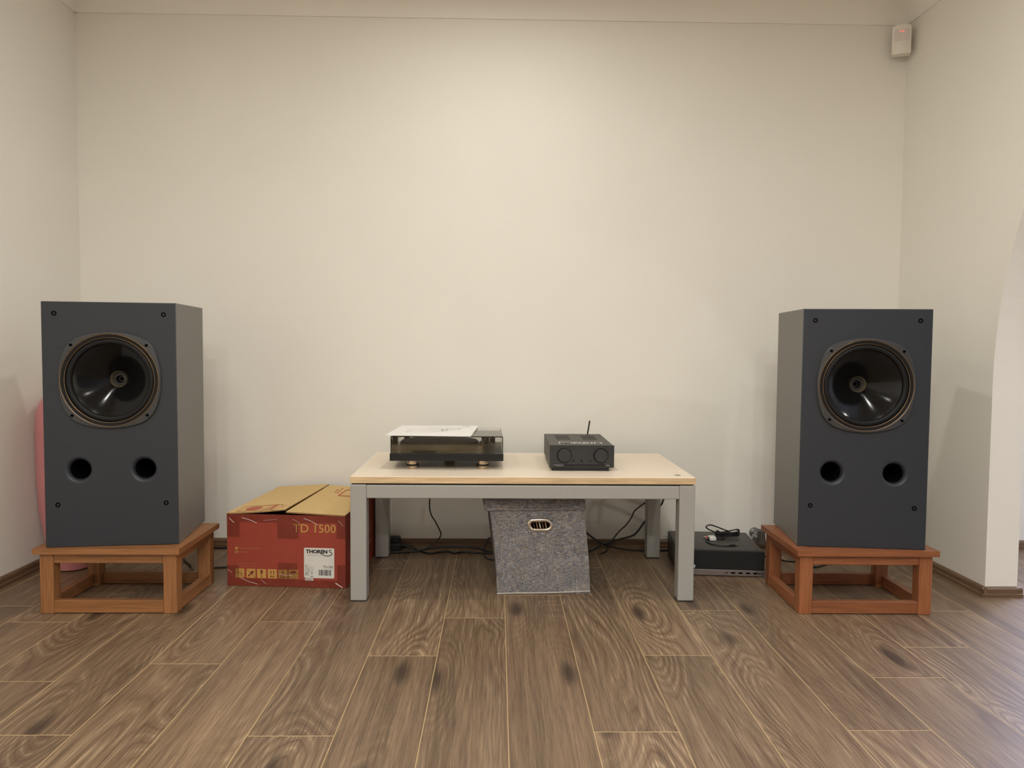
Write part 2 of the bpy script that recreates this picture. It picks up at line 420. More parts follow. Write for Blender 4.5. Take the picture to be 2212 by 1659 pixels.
# daylight window of the adjoining room
win = struct(empty('window_1', ((WX0 + WX1) / 2, D, WZ0)))
hw = (WX1 - WX0) / 2; hh = WZ1 - WZ0
WFR = M('window_frame_white', (225, 225, 222), 0.4)
bm = BM()
for a, b_, c_, d_ in ((-hw, hw, 0, 0.05), (-hw, hw, hh - 0.05, hh), (-hw, -hw + 0.05, 0.05, hh - 0.05), (hw - 0.05, hw, 0.05, hh - 0.05), (-0.03, 0.03, 0.05, hh - 0.05)):
    box(bm, a, b_, 0.0, 0.05, c_, d_, 0.004, 1)
mk('window_frame', bm, WFR, win)
SKYP = M('daylit_pane', (215, 225, 255), 0.2, var=0.0, emit=(196, 212, 255), estr=7.5)
for sx in (-1, 1):
    mk('pane', box(BM(), min(sx * 0.03, sx * (hw - 0.05)), max(sx * 0.03, sx * (hw - 0.05)), 0.02, 0.028, 0.05, hh - 0.05), SKYP, win)
# cove cornices
CR = ZT - ZC
def cove(sgn):
    pts = [(0, ZT), (0, ZC)]
    pts += [(0.006, ZC)]
    pts += [(CR - (CR - 0.006) * math.cos(math.radians(a)), ZC + 0.0 + (CR - 0.006) * math.sin(math.radians(a))) for a in range(8, 91, 8)]
    pts += [(CR, ZT - 0.006), (CR, ZT)]
    return [(sgn * p, q) for p, q in pts]
struct(mk('trim_1', prism(BM(), [(D - p, q) for p, q in cove(1)], 0, XL, XR), CORN, smooth=25))
struct(mk('trim_2', prism(BM(), [(XL + p, q) for p, q in cove(1)], 1, YB, D), CORN, smooth=25))
struct(mk('trim_3', prism(BM(), [(XR - p, q) for p, q in cove(1)], 1, YB, D), CORN, smooth=25))
# skirting
SP = [(0, 0), (0.015, 0), (0.015, 0.011), (0.0105, 0.0135), (0.0105, 0.028), (0.006, 0.034), (0, 0.036)]
struct(mk('baseboard_back', prism(BM(), [(D - p, q) for p, q in SP], 0, XL, XR), SKIRT))
struct(mk('baseboard_left', prism(BM(), [(XL + p, q) for p, q in SP], 1, YB, D), SKIRTY))
struct(mk('baseboard_right', prism(BM(), [(XR - p, q) for p, q in SP], 1, AY1 - 0.014, D), SKIRTY))
struct(mk('baseboard_arch', prism(BM(), [(AY1 - p, q) for p, q in SP], 0, XR - 0.014, XR + TH + 0.014), SKIRT))
struct(mk('baseboard_adjoining', prism(BM(), [(D - p, q) for p, q in SP], 0, XR + TH, XO), SKIRT))

# ------------------------------------------------------------------ speaker stands
SH, SW, SD, OV = 0.2139, 0.4324, 0.3313, 0.0146
def stand(loc, rz, tone, col, label):
    t = empty('speaker_stand', loc, rz, label, 'stand', 'wooden speaker stands')
    wx, wy, wz = (wood(tone, col, i, rough=0.42) for i in range(3))
    L = 0.043; h = SW / 2; zs = 0.1955
    for x in (-h, h - L):
        for y in (0, SD - L):
            mk('leg', box(BM(), -L / 2, L / 2, -L / 2, L / 2, 0, zs, 0.002, 1), wz, t, (x + L / 2, y + L / 2, 0))
    for y in (0.001, SD - 0.023):
        mk('bottom_rail', box(BM(), -h + L, h - L, 0, 0.022, 0.0025, 0.043, 0.0015, 1), wx, t, (0, y, 0))
        mk('apron', box(BM(), -h + L, h - L, 0, 0.022, 0.163, zs, 0.0015, 1), wx, t, (0, y + 0.002 if y < 0.1 else y - 0.002, 0))
    for x in (-h + 0.001, h - 0.023):
        mk('bottom_rail', box(BM(), 0, 0.022, L, SD - L, 0.0025, 0.043, 0.0015, 1), wy, t, (x, 0, 0))
        mk('apron', box(BM(), 0, 0.022, L, SD - L, 0.163, zs, 0.0015, 1), wy, t, (x + (0.002 if x < 0 else -0.002), 0, 0))
    x0, x1, y0, y1, B = -h - OV, h + OV, -OV, SD + OV, 0.048
    for poly, m in (([(x0, y0), (x1, y0), (x1 - B, y0 + B), (x0 + B, y0 + B)], wx), ([(x0, y1), (x0 + B, y1 - B), (x1 - B, y1 - B), (x1, y1)], wx),
                    ([(x0, y0), (x0 + B, y0 + B), (x0 + B, y1 - B), (x0, y1)], wy), ([(x1, y0), (x1, y1), (x1 - B, y1 - B), (x1 - B, y0 + B)], wy)):
        cx = sum(p[0] for p in poly) / 4; cy = sum(p[1] for p in poly) / 4
        s = 0.9985
        mk('top_border', prism(BM(), [(cx + (p[0] - cx) * s, cy + (p[1] - cy) * s) for p in poly], 2, zs, SH), m, t)
    n = 8; pitch = (y1 - y0 - 2 * B) / n
    for i in range(n):
        ya = y0 + B + i * pitch
        mk('top_slat', box(BM(), x0 + B + 0.0005, x1 - B - 0.0005, 0.0004, pitch - 0.0004, zs + 0.002, SH - 0.0008, 0.0006, 1), wx, t, (0, ya, 0))
    return t
stand((-1.2391, 2.4471, 0), 0.0064, 'honey_timber', (150, 102, 62), 'golden brown wooden stand under the speaker beside the red carton')
stand((1.2046, 2.4492, 0), -0.0133, 'red_timber', (146, 90, 56), 'reddish brown wooden stand under the speaker next to the arch')

# ------------------------------------------------------------------ loudspeakers
CABS = M('grey_side_paint', (112, 109, 104), 0.42, var=0.08, scale=420, bump=0.1, bscale=500, spec=0.4)
CAB = M('charcoal_paint', (46, 49, 55), 0.42, var=0.10, scale=420, bump=0.12, bscale=500, spec=0.4)
FRAME = M('cast_frame', (56, 56, 57), 0.38, var=0.06, scale=200, bump=0.1, bscale=600)
BRASS = M('brass_trim', (190, 146, 88), 0.32, metal=1.0)
RUB = M('black_rubber', (18, 18, 18), 0.55, var=0.1, spec=0.25)
CONE = M('gloss_black_cone', (14, 14, 14), 0.14, var=0.05, spec=0.28)
BLK = M('matt_black', (16, 16, 17), 0.55, var=0.1)
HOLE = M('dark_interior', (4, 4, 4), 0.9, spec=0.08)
THROAT = M('throat_ring', (92, 82, 66), 0.45, var=0.1)
STEEL = M('dull_steel', (110, 108, 104), 0.35, metal=1.0)
AXF = Matrix.Rotation(math.radians(-90), 4, 'X')     # lathe axis -> +Y (into the box)
KW, KD, KH = 0.4037, 0.3344, 0.7818
DZ, PZ, PX = 0.534, 0.248, 0.098
def cabinet_mesh():
    bm = box(BM(), -KW / 2, KW / 2, 0, KD, 0, KH, 0.0025, 2)
    bmesh.ops.recalc_face_normals(bm, faces=bm.faces[:])
    me = bpy.data.meshes.new('cab'); bm.to_mesh(me); bm.free(); a = bpy.data.objects.new('cab', me); C.objects.link(a)
    cut = BM()
    lathe(cut, [(0, -0.02), (0.1375, -0.02), (0.1375, 0.16), (0, 0.16)], 96, Matrix.Translation((0, 0, DZ)) @ AXF)
    for sx in (-1, 1):
        prof = [(0, -0.02), (0.043, -0.02), (0.043, 0.0)] + [(0.043 - 0.0115 * math.sin(math.radians(q)), 0.016 * (1 - math.cos(math.radians(q)))) for q in (15, 30, 45, 60, 75, 90)] + [(0.0315, 0.2), (0, 0.2)]
        lathe(cut, prof, 48, Matrix.Translation((sx * PX, 0, PZ)) @ AXF)
    bmesh.ops.recalc_face_normals(cut, faces=cut.faces[:])
    mc = bpy.data.meshes.new('cut'); cut.to_mesh(mc); cut.free(); b = bpy.data.objects.new('cut', mc); C.objects.link(b)
    md = a.modifiers.new('b', 'BOOLEAN'); md.operation = 'DIFFERENCE'; md.object = b; md.solver = 'EXACT'
    dg = bpy.context.evaluated_depsgraph_get(); dg.update()
    out = bpy.data.meshes.new_from_object(a.evaluated_get(dg)); bpy.data.objects.remove(a); bpy.data.objects.remove(b)
    out.name = 'cabinet'; out.materials.clear(); out.materials.append(CAB); out.materials.append(CABS)
    for p in out.polygons:
        p.use_smooth = True
        p.material_index = 1 if (p.center.y > 0.001 and (abs(p.normal.x) > 0.9 and abs(p.center.x) > KW / 2 - 0.004 or abs(p.normal.z) > 0.9 and (p.center.z > KH - 0.004 or p.center.z < 0.004))) else 0
    out.set_sharp_from_angle(angle=math.radians(28))
    flatf = [max(abs(c) for c in p.normal) > 0.999 for p in out.polygons]     # the big planes stay flat shaded
    for p, q in zip(out.polygons, flatf): p.use_smooth = not q
    edges = {}
    for p, q in zip(out.polygons, flatf):
        for k in p.edge_keys: edges.setdefault(tuple(sorted(k)), set()).add(q)
    for e in out.edges:
        if len(edges.get(tuple(sorted(e.key)), ())) == 2: e.use_edge_sharp = True
    return out
def ring_prof(r, y, t, n=8):
    return [(r + t * math.cos(2 * math.pi * i / n), y + t * math.sin(2 * math.pi * i / n)) for i in range(n)]
def speaker(loc, rz, label):
    t = empty('loudspeaker', loc, rz, label, 'speaker', 'pair of loudspeakers')
    cab = bpy.data.objects.new('cabinet', cabinet_mesh()); C.objects.link(cab); cab.parent = t
    AX = Matrix.Translation((0, 0, DZ)) @ AXF
    # cast frame, a square with bulging sides
    # outline: four shallow arcs meeting in rounded ears
    n = 96; rad = []
    for i in range(n):
        th = 2 * math.pi * i / n
        q = abs(((th + math.pi / 4) % (math.pi / 2)) - math.pi / 4)          # angle from the nearest side's middle
        R_, c0 = 0.267, 0.1555 - 0.267                                         # side arc: centre at c0 on the axis
        r = c0 * math.cos(q) + math.sqrt(R_ * R_ - (c0 * math.sin(q)) ** 2)
        e = 0.1700 / math.cos(math.pi / 4 - q)                                 # flat cut across the ear
        k = 420.0; rad.append(-math.log(math.exp(-k * r) + math.exp(-k * e)) / k)
    bm = BM(); rings = []
    for kind, a, y in (('s', 0.0, -0.0005), ('s', 0.0, -0.004), ('s', -0.003, -0.0085), ('c', 0.1492, -0.0095), ('c', 0.1465, -0.008), ('c', 0.1340, -0.0062), ('c', 0.1340, 0.004)):
        ring = []
        for i in range(n):
            r = rad[i] + a if kind == 's' else a
            ring.append(bm.verts.new((r * math.cos(2 * math.pi * i / n), y, r * math.sin(2 * math.pi * i / n) + DZ)))
        rings.append(ring)
    for A, B in zip(rings, rings[1:]):
        for i in range(n): bm.faces.new((A[i], A[(i + 1) % n], B[(i + 1) % n], B[i]))
    fr = mk('driver_frame', bm, FRAME, t, smooth=30)
    for r, y in ((0.1470, -0.0088), (0.1352, -0.0066)):
        mk('trim_ring', lathe(BM(), ring_prof(r, y, 0.0006), 96, AX, closed=True), BRASS, fr, smooth=60)
    mk('gasket', lathe(BM(), [(0.1455, -0.0082), (0.1445, -0.0098), (0.1375, -0.0092), (0.1362, -0.0068)], 96, AX), RUB, fr, smooth=40)
    for sx in (-1, 1):
        for sz in (-1, 1):
            m_ = Matrix.Translation((sx * 0.1125, 0, DZ + sz * 0.1115)) @ AXF
            bm = lathe(BM(), [(0, -0.0100), (0.0022, -0.0100), (0.0022, -0.0116), (0.0044, -0.0116), (0.0046, -0.0088)], 20, m_)
            mk('screw', bm, HOLE, fr, smooth=30)
    # rubber roll and cone
    roll = [(0.1345, -0.003)] + [(0.1245 + 0.0092 * math.cos(math.radians(q)), 0.001 - 0.0075 * math.sin(math.radians(q))) for q in range(0, 181, 15)] + [(0.1150, 0.0075)]
    mk('surround', lathe(BM(), roll, 96, AX), RUB, t, smooth=40)
    prof = []
    for i in range(15):
        q = i / 14; r = 0.1155 + (0.0262 - 0.1155) * q
        prof.append((r, 0.0065 + 0.0665 * (q ** 1.12)))
    cone = mk('cone', lathe(BM(), prof, 96, AX), CONE, t, smooth=40)
    mk('cone_edge', lathe(BM(), ring_prof(0.1158, 0.0068, 0.0009), 96, AX, closed=True), RUB, cone, smooth=60)
    mk('throat_ring', lathe(BM(), [(0.0268, 0.0725), (0.0262, 0.0715), (0.0248, 0.0735), (0.0215, 0.082), (0.0205, 0.088)], 48, AX), THROAT, cone, smooth=30)
    mk('tweeter_throat', lathe(BM(), [(0.0206, 0.088), (0.0146, 0.088), (0.0140, 0.094), (0.008, 0.105), (0.006, 0.14), (0, 0.14)], 48, AX), BLK, cone, smooth=30)
    mk('tweeter_ring', lathe(BM(), ring_prof(0.0145, 0.0875, 0.0007, 6), 48, AX, closed=True), STEEL, cone, smooth=60)
    mk('tweeter_ring', lathe(BM(), ring_prof(0.0073, 0.104, 0.0006, 6), 40, AX, closed=True), STEEL, cone, smooth=60)
    for sx in (-1, 1):
        m_ = Matrix.Translation((sx * PX, 0, PZ)) @ AXF
        mk('port_tube', lathe(BM(), [(0.0318, 0.0145), (0.0306, 0.015), (0.0306, 0.19), (0, 0.19)], 48, m_), HOLE, t, smooth=40)
    for sx in (-1, 1):
        for z in (0.7445, 0.1370):
            m_ = Matrix.Translation((sx * 0.1632, 0, z)) @ AXF
            mk('grille_socket', lathe(BM(), [(0.0076, 0.0005), (0.0074, -0.0016), (0.0060, -0.0022), (0.0040, -0.0014), (0.0034, 0.006), (0, 0.006)], 28, m_), HOLE, t, smooth=35)
    return t
speaker((-1.2328, 2.4703, SH), 0.1253, 'dark grey loudspeaker on the golden brown stand beside the red carton')
speaker((1.1940, 2.4705, SH), -0.1224, 'dark grey loudspeaker on the reddish brown stand next to the arch')

# ------------------------------------------------------------------ low table
TX, TY, TW, TD, TZ = 0.0905, 2.5715, 1.1654, 0.5906, 0.4261
t = empty('coffee_table', (TX, TY, 0), 0.0029, 'low table with pale maple top on grey metal legs', 'table')
MAPLE = M('maple_laminate', (238, 222, 200), 0.4, var=0.012, scale=8)
EDGE = wood('maple_edge', (214, 186, 146), 0, dark=0.90, light=1.06, rough=0.45)
GREYM = M('grey_powder_coat', (158, 156, 150), 0.42, var=0.05, scale=300, bump=0.08, bscale=700)
h = TW / 2
bm = box(BM(), -h, h, 0, TD, TZ - 0.0235, TZ, 0.0012, 1)
for f in bm.faces: f.material_index = 0 if abs(f.normal.z) > 0.5 or f.calc_center_median().z > TZ - 0.001 else 1
top = mk('table_top', bm, [MAPLE, EDGE], t)
for f in top.data.polygons: f.material_index = 0 if f.normal.z > 0.5 else 1
bm = BM()
P2 = rrect(-0.033, 0.033, -0.033, 0.033, 0.008)
P3 = rrect(-0.0322, 0.0322, -0.0322, 0.0322, 0.0075)
A = [bm.verts.new((p[0], p[1], 0)) for p in P2]; B = [bm.verts.new((p[0], p[1], 0)) for p in P3]
for i in range(len(A)): bm.faces.new((A[i], A[(i + 1) % len(A)], B[(i + 1) % len(A)], B[i]))
mk('cable_flap_joint', bm, M('joint_line', (170, 140, 104), 0.6), top, (-0.182 - TX, 2.735 - TY, TZ + 0.0004))
bm = lathe(BM(), [(0, 0.0006), (0.0105, 0.0006), (0.011, 0.0002)], 28, Matrix.Translation((0.623 - TX, 2.622 - TY, TZ)))
mk('sticker', bm, M('green_sticker', (110, 128, 80), 0.4), top, label='small green oval sticker')
mk('spacer', box(BM(), -h + 0.006, h - 0.006, 0.012, TD - 0.012, 0.3975, TZ - 0.0232), BLK, t)
LW = 0.054
def rail_h(y0, y1):
    return box(BM(), -h + LW, h - LW, y0, y1, 0.352, 0.3970, 0.003, 2)
mk('rail', rail_h(0, 0.028), GREYM, t); mk('rail', rail_h(TD - 0.028, TD), GREYM, t)
for x in (-h, h - 0.028): mk('rail', box(BM(), x, x + 0.028, LW, TD - LW, 0.352, 0.3970, 0.003, 2), GREYM, t)
PAD = M('foot_pad', (18, 18, 18), 0.6)
for x in (-h, h - LW):
    for y in (0, TD - LW):
        lg = mk('leg', box(BM(), x, x + LW, y, y + LW, 0.003, 0.3985, 0.003, 2), GREYM, t)
        mk('foot_pad', box(BM(), x + 0.001, x + LW - 0.001, y + 0.001, y + LW - 0.001, 0.0, 0.0035), PAD, lg)

# ------------------------------------------------------------------ turntable
t = TURNT = empty('turntable', (-0.1785, 2.715, TZ), 0.02, 'black turntable with smoked dust cover on bronze feet on the low table', 'turntable')
GLB = M('satin_black', (18, 18, 19), 0.40, var=0.06, spec=0.35)
BRZ = M('bronze_metal', (190, 168, 142), 0.25, metal=1.0)
PW_, PD_ = 0.4025, 0.345
mk('plinth', box(BM(), -PW_ / 2, PW_ / 2, 0, PD_, 0.0315, 0.0575, 0.0012, 2), GLB, t)
for x, y in ((-0.1245, 0.047), (0.1275, 0.047), (0.0, 0.27)):
    mt = Matrix.Translation((x, y, 0))
    ft = mk('foot', lathe(BM(), [(0, 0), (0.0205, 0), (0.0222, 0.002), (0.0222, 0.0085), (0.0205, 0.0095), (0.0175, 0.0095)], 36, mt), BRZ, t, smooth=30)
    mk('rubber_ring', lathe(BM(), [(0.0222, 0.0092), (0.0226, 0.0105), (0.0222, 0.0145), (0.0185, 0.0152)], 36, mt), BLK, ft, smooth=30)
    mk('foot_collar', lathe(BM(), [(0.0175, 0.0148), (0.0188, 0.0152), (0.0188, 0.0285), (0.0178, 0.0318)], 36, mt), BRZ, ft, smooth=30)
PXc, PYc = -0.034, 0.165
PLAT = M('platter_rubber', (34, 32, 30), 0.55, var=0.08)
mt = Matrix.Translation((PXc, PYc, 0))
pl = mk('platter', lathe(BM(), [(0.06, 0.0605), (0.140, 0.0605), (0.1455, 0.064), (0.1465, 0.070), (0.1465, 0.080), (0.1445, 0.083), (0.0, 0.083)], 72, mt), GLB, t, smooth=30)
mk('sub_platter', lathe(BM(), [(0.058, 0.0575), (0.058, 0.062)], 40, mt, (True, True)), BLK, t)
mk('platter_mat', lathe(BM(), [(0.1435, 0.0828), (0.1425, 0.0850), (0.052, 0.0850), (0.050, 0.0842), (0.0, 0.0842)], 72, mt), PLAT, pl, smooth=20)
mk('spindle', lathe(BM(), [(0.0036, 0.084), (0.0036, 0.092), (0.0022, 0.0945), (0, 0.0950)], 16, mt), STEEL, pl, smooth=40)
# tonearm
ax_, ay_ = 0.138, 0.245
arm = mk('tonearm_base', lathe(BM(), [(0.030, 0.0575), (0.030, 0.0625), (0.027, 0.0645), (0.0155, 0.0650), (0.0150, 0.088), (0.012, 0.0895), (0, 0.0895)], 36, Matrix.Translation((ax_, ay_, 0))), GLB, t, smooth=30)
bm = BM(); box(bm, ax_ - 0.016, ax_ + 0.016, ay_ - 0.016, ay_ + 0.016, 0.089, 0.104, 0.003, 2); mk('gimbal', bm, BLK, arm)
bm = tube(BM(), [(ax_, ay_ + 0.03, 0.0985), (ax_, ay_, 0.0985), (ax_ - 0.002, ay_ - 0.12, 0.0965), (ax_ - 0.012, ay_ - 0.19, 0.094)], 0.0042, 12, 6); mk('arm_tube', bm, GLB, arm, smooth=40)
bm = box(BM(), ax_ - 0.022, ax_ - 0.003, ay_ - 0.222, ay_ - 0.186, 0.091, 0.0965, 0.001, 1); mk('headshell', bm, BLK, arm)
bm = lathe(BM(), [(0, -0.018), (0.0145, -0.018), (0.016, -0.016), (0.016, 0.014), (0.0145, 0.016), (0, 0.016)], 32, Matrix.Translation((ax_, ay_ + 0.045, 0.0985)) @ AXF); mk('counterweight', bm, BLK, arm, smooth=30)
bm = tube(BM(), [(ax_ + 0.020, ay_ - 0.01, 0.084), (ax_ + 0.026, ay_ - 0.012, 0.100), (ax_ + 0.030, ay_ - 0.013, 0.110)], 0.0012, 8, 4); mk('lift_lever', bm, STEEL, arm, smooth=40)
bm = lathe(BM(), [(0, 0.0575), (0.0055, 0.0575), (0.0055, 0.085), (0, 0.086)], 16, Matrix.Translation((ax_ - 0.012, ay_ - 0.10, 0))); mk('arm_rest', bm, M('red_brown_plastic', (92, 44, 34), 0.4), arm, smooth=40)
for x in (-0.172, 0.166):
    mk('hinge', box(BM(), x - 0.011, x + 0.011, PD_ - 0.022, PD_ - 0.008, 0.0575, 0.104, 0.002, 1), BLK, t)
bm = lathe(BM(), [(0, 0.0575), (0.008, 0.0575), (0.008, 0.061), (0, 0.0615)], 20, Matrix.Translation((-0.172, 0.03, 0))); mk('switch', bm, STEEL, t, smooth=30)
COVER = clear_mat('smoked_acrylic', (0.925, 0.93, 0.915), 0.015, 1.45)
CEDGE = M('acrylic_edge', (22, 24, 24), 0.15)
CH0, CH1, cx0, cx1, cy0, cy1, th = 0.0585, 0.1185, -0.1975, 0.1985, 0.004, 0.318, 0.0026
bm = BM()
box(bm, cx0, cx1, cy0, cy1, CH1 - th, CH1)
box(bm, cx0, cx1, cy0, cy0 + th, CH0, CH1 - th); box(bm, cx0, cx1, cy1 - th, cy1, CH0, CH1 - th)
box(bm, cx0, cx0 + th, cy0 + th, cy1 - th, CH0, CH1 - th); box(bm, cx1 - th, cx1, cy0 + th, cy1 - th, CH0, CH1 - th)
cov = mk('dust_cover', bm, COVER, t, label='smoked clear acrylic dust cover')
bm = BM()
for x in (cx0, cx1):
    for y in (cy0,):
        tube(bm, [(x, y, CH0), (x, y, CH1 - 0.002)], 0.0013, 6, 0)
tube(bm, [(cx0, cy0, CH1), (cx1, cy0, CH1)], 0.0010, 6, 0)
mk('cover_edge', bm, CEDGE, cov)

# manuals on the dust cover
PAPER = M('white_paper', (238, 236, 232), 0.55, var=0.01)
INK = M('grey_ink', (120, 116, 114), 0.7)
DINK = M('dark_ink', (28, 28, 30), 0.6)
zb = TZ + 0.1187
def sheet(name, pts, z0, z1, mat, parent=None):
    return mk(name, prism(BM(), pts, 2, z0, z1), mat, parent)
leaf = sheet('leaflet', [(-0.345, 2.735), (-0.089, 2.722), (-0.078, 2.985), (-0.340, 2.990)], zb + 0.0008, zb + 0.0022, M('cream_paper', (205, 196, 178), 0.6))
tag(leaf, 'thin cream leaflet lying under the white manual on the turntable', 'leaflet')
bk = empty('manual', (-0.235, 2.87, zb + 0.0026), 0, 'white manual with grey line drawing lying on the turntable cover', 'booklet')
FL, FR, BR, BL = Vector((-0.393, 2.702)), Vector((-0.093, 2.684)), Vector((-0.074, 3.047)), Vector((-0.377, 3.034))
cxy = Vector((-0.235, 2.87))
quad = [tuple(p - cxy) for p in (FL, FR, BR, BL)]
quad = [(p[0], p[1] * 0.96) for p in quad]
mk('pages', prism(BM(), [(p[0] * 0.994, p[1] * 0.994) for p in quad], 2, 0.0, 0.0022), PAPER, bk)
mk('cover_sheet', prism(BM(), quad, 2, 0.0023, 0.0032), PAPER, bk)
def bkf(u, v, z=0.0035):
    a = Vector(quad[0]).lerp(Vector(quad[1]), u); b_ = Vector(quad[3]).lerp(Vector(quad[2]), u); p = a.lerp(b_, v); return (p.x, p.y, z)
bm = BM()
for pts in ([(.37, .75), (.587, .72), (.64, .66), (.72, .70), (.79, .75), (.80, .66), (.78, .60)], [(.18, .31), (.34, .29), (.50, .30), (.62, .45), (.70, .52), (.81, .60)],
            [(.18, .31), (.23, .59), (.40, .60), (.585, .60)], [(.585, .60), (.60, .48), (.62, .42), (.60, .36)], [(.56, .50), (.64, .66), (.66, .42)], [(.57, .44), (.63, .58), (.69, .62), (.78, .66)],
            [(.30, .44), (.45, .47), (.56, .44)], [(.62, .38), (.66, .5), (.72, .46)]):
    ribbon(bm, pts, 0.0062, lambda a, b_: bkf(a, b_))
mk('line_drawing', bm, INK, bk)
mk('lettering', text_bm('THORENS', 0.80, 0.90, 0.88, 0.925, lambda a, b_: bkf(a, b_), 0.02), INK, bk)

# ------------------------------------------------------------------ amplifier
AXX, AYY = 0.3007, 2.7021
t = AMPL = empty('amplifier', (AXX, AYY, TZ), 0.001, 'compact black stereo amplifier with two round knobs on the low table', 'amplifier')
AMP = M('amp_black', (40, 39, 39), 0.5, var=0.06, scale=300, bump=0.1, bscale=800)
AMPT = M('amp_case', (58, 55, 51), 0.48, var=0.06, scale=300, bump=0.1, bscale=800)
hw = 0.1143; z0, z1 = 0.0120, 0.0919
mk('case', box(BM(), -hw + 0.002, hw - 0.002, 0.006, 0.3616, z0 + 0.001, z1 - 0.001, 0.0012, 1), AMPT, t)
fp = mk('front_panel', box(BM(), -hw, hw, 0, 0.008, z0, z1, 0.0008, 1), AMP, t)
mk('base', box(BM(), -hw + 0.0085, hw - 0.017, 0.006, 0.34, 0, z0 + 0.002, 0.001, 1), BLK, t)
for x, z, ro in ((-0.0627, 0.0570, 0.0272), (0.0665, 0.0560, 0.0272)):
    m_ = Matrix.Translation((x, 0, z)) @ AXF
    mk('knob_recess', lathe(BM(), [(ro, -0.0003), (ro - 0.0012, -0.0009), (ro - 0.0024, -0.0003), (0, -0.0003)], 56, m_), BLK, fp, smooth=30)
    r = 0.0236 if x < 0 else 0.0228
    mk('knob', lathe(BM(), [(r, -0.0004), (r, -0.0125), (r - 0.0010, -0.0140), (0, -0.0142)], 56, m_), AMP, t, smooth=30)
fnA = lambda a, b_: (a, -0.0005, b_)
mk('display_strip', box(BM(), -0.1025, 0.1035, -0.0003, 0.001, 0.0165, 0.0245), GLB, fp)
for x, r in ((-0.030, 0.0038), (-0.001, 0.0042), (0.0288, 0.0034)):
    m_ = Matrix.Translation((x, 0, 0.0365)) @ AXF
    if x < 0.01 and x > -0.01:
        mk('button', lathe(BM(), [(r, -0.0002), (r - 0.0006, -0.0012), (r - 0.0014, -0.0004), (r - 0.0016, -0.0016), (0, -0.0018)], 24, m_), BLK, fp, smooth=30)
    else:
        mk('socket', lathe(BM(), [(r, -0.0006), (r - 0.0010, -0.0008), (r - 0.0014, 0.004), (0, 0.004)], 24, m_), HOLE, fp, smooth=30)
SILV = M('silver_print', (170, 170, 168), 0.5); WHT = M('white_print', (232, 230, 226), 0.5)
def mission(bm, x0, x1, y0, y1, sw, fn):
    """rounded lower-case wordmark drawn as strokes"""
    W_ = x1 - x0; H_ = y1 - y0
    def st(pts): ribbon(bm, [(x0 + p[0] * W_, y0 + p[1] * H_) for p in pts], sw, fn)
    def hump(a, b_):
        r = 0.05
        return [(a, 0), (a, 0.55), (a + r * 0.35, 0.88), (a + r, 1), (b_ - r, 1), (b_ - r * 0.35, 0.88), (b_, 0.55), (b_, 0)]
    st(hump(0.0, 0.15)); st(hump(0.15, 0.30))
    for a in (0.362, 0.602): st([(a, 0), (a, 1)])
    for a in (0.405, 0.500):
        st([(a + 0.065, 1), (a + 0.012, 0.95), (a, 0.75), (a + 0.012, 0.55), (a + 0.055, 0.45), (a + 0.066, 0.25), (a + 0.055, 0.05), (a, 0)])
    st([(0.655 + 0.065 + 0.065 * math.cos(q), 0.5 + 0.5 * math.sin(q)) for q in [i * math.pi / 10 for i in range(21)]])
    st(hump(0.84, 1.0))
bm = BM(); mission(bm, 0.226 - AXX, 0.378 - AXX, 2.756 - AYY, 2.800 - AYY, 0.0042, lambda a, b_: (a, b_, z1 - 0.0006)); mk('lettering', bm, WHT, t)
bm = BM(); mission(bm, -0.1005, -0.0640, 0.0180, 0.0230, 0.0007, lambda a, b_: (a, -0.0006, b_)); mk('lettering', bm, SILV, t)
mk('lettering', text_bm('778X', 0.0835, 0.1000, 0.0185, 0.0225, lambda a, b_: (a, -0.0006, b_), 0.01), SILV, t)
FAINT = M('faint_print', (92, 90, 88), 0.6)
for x, z, ww in ((-0.1005, 0.0590, .004), (-0.0985, 0.0665, .006), (-0.0955, 0.0735, .006), (-0.0865, 0.0795, .006), (-0.0560, 0.0795, .006), (-0.0470, 0.0735, .006), (-0.0425, 0.0665, .007), (-0.0400, 0.0590, .009)):
    mk('marking', flat(BM(), [(x, z), (x + ww, z), (x + ww, z + 0.0010), (x, z + 0.0010)], fnA), FAINT, fp)
for gx in (0.2265, 0.3265):
    for i in range(8):
        x = gx + i * 0.0068 - AXX
        mk('vent_slot', box(BM(), x, x + 0.0022, 2.870 - AYY, 3.012 - AYY, z1 - 0.0014, z1 - 0.0007), HOLE, t)
bm = tube(BM(), [(0.3595 - AXX, 0.366, 0.052), (0.3635 - AXX, 0.372, 0.088), (0.3725 - AXX, 0.378, 0.143)], 0.0031, 10, 5); mk('antenna', bm, BLK, t, smooth=50)
mk('antenna_socket', box(BM(), 0.3565 - AXX, 0.3665 - AXX, 0.361, 0.372, 0.045, 0.055, 0.001, 1), BLK, t)

# ------------------------------------------------------------------ fabric bin with sleeves
BX, BY, BA, BW, BD, BH = 0.167, 2.6545, 0.046, 0.328, 0.325, 0.338
t = empty('storage_bin', (BX, BY, 0), BA, 'grey woven fabric storage bin with lid and metal grommet under the table', 'bin')
SHX = -0.085    # slump to one side per metre of height
def slump(bm):
    for v in bm.verts:
        z = v.co.z; v.co.x += SHX * z + 0.004 * math.sin(z * 12 + v.co.y * 5); v.co.y += 0.006 * math.sin(v.co.x * 9 + z * 7) * (z / BH)
hb = BW / 2
def wall_grid(nx, nz, x0, x1, z0, z1, y, hole=None):
    bm = BM(); V = {}
    for i in range(nx + 1):
        for k in range(nz + 1): V[i, k] = bm.verts.new((x0 + (x1 - x0) * i / nx, y, z0 + (z1 - z0) * k / nz))
    for i in range(nx):
        for k in range(nz): bm.faces.new((V[i, k], V[i + 1, k], V[i + 1, k + 1], V[i, k + 1]))
    return bm
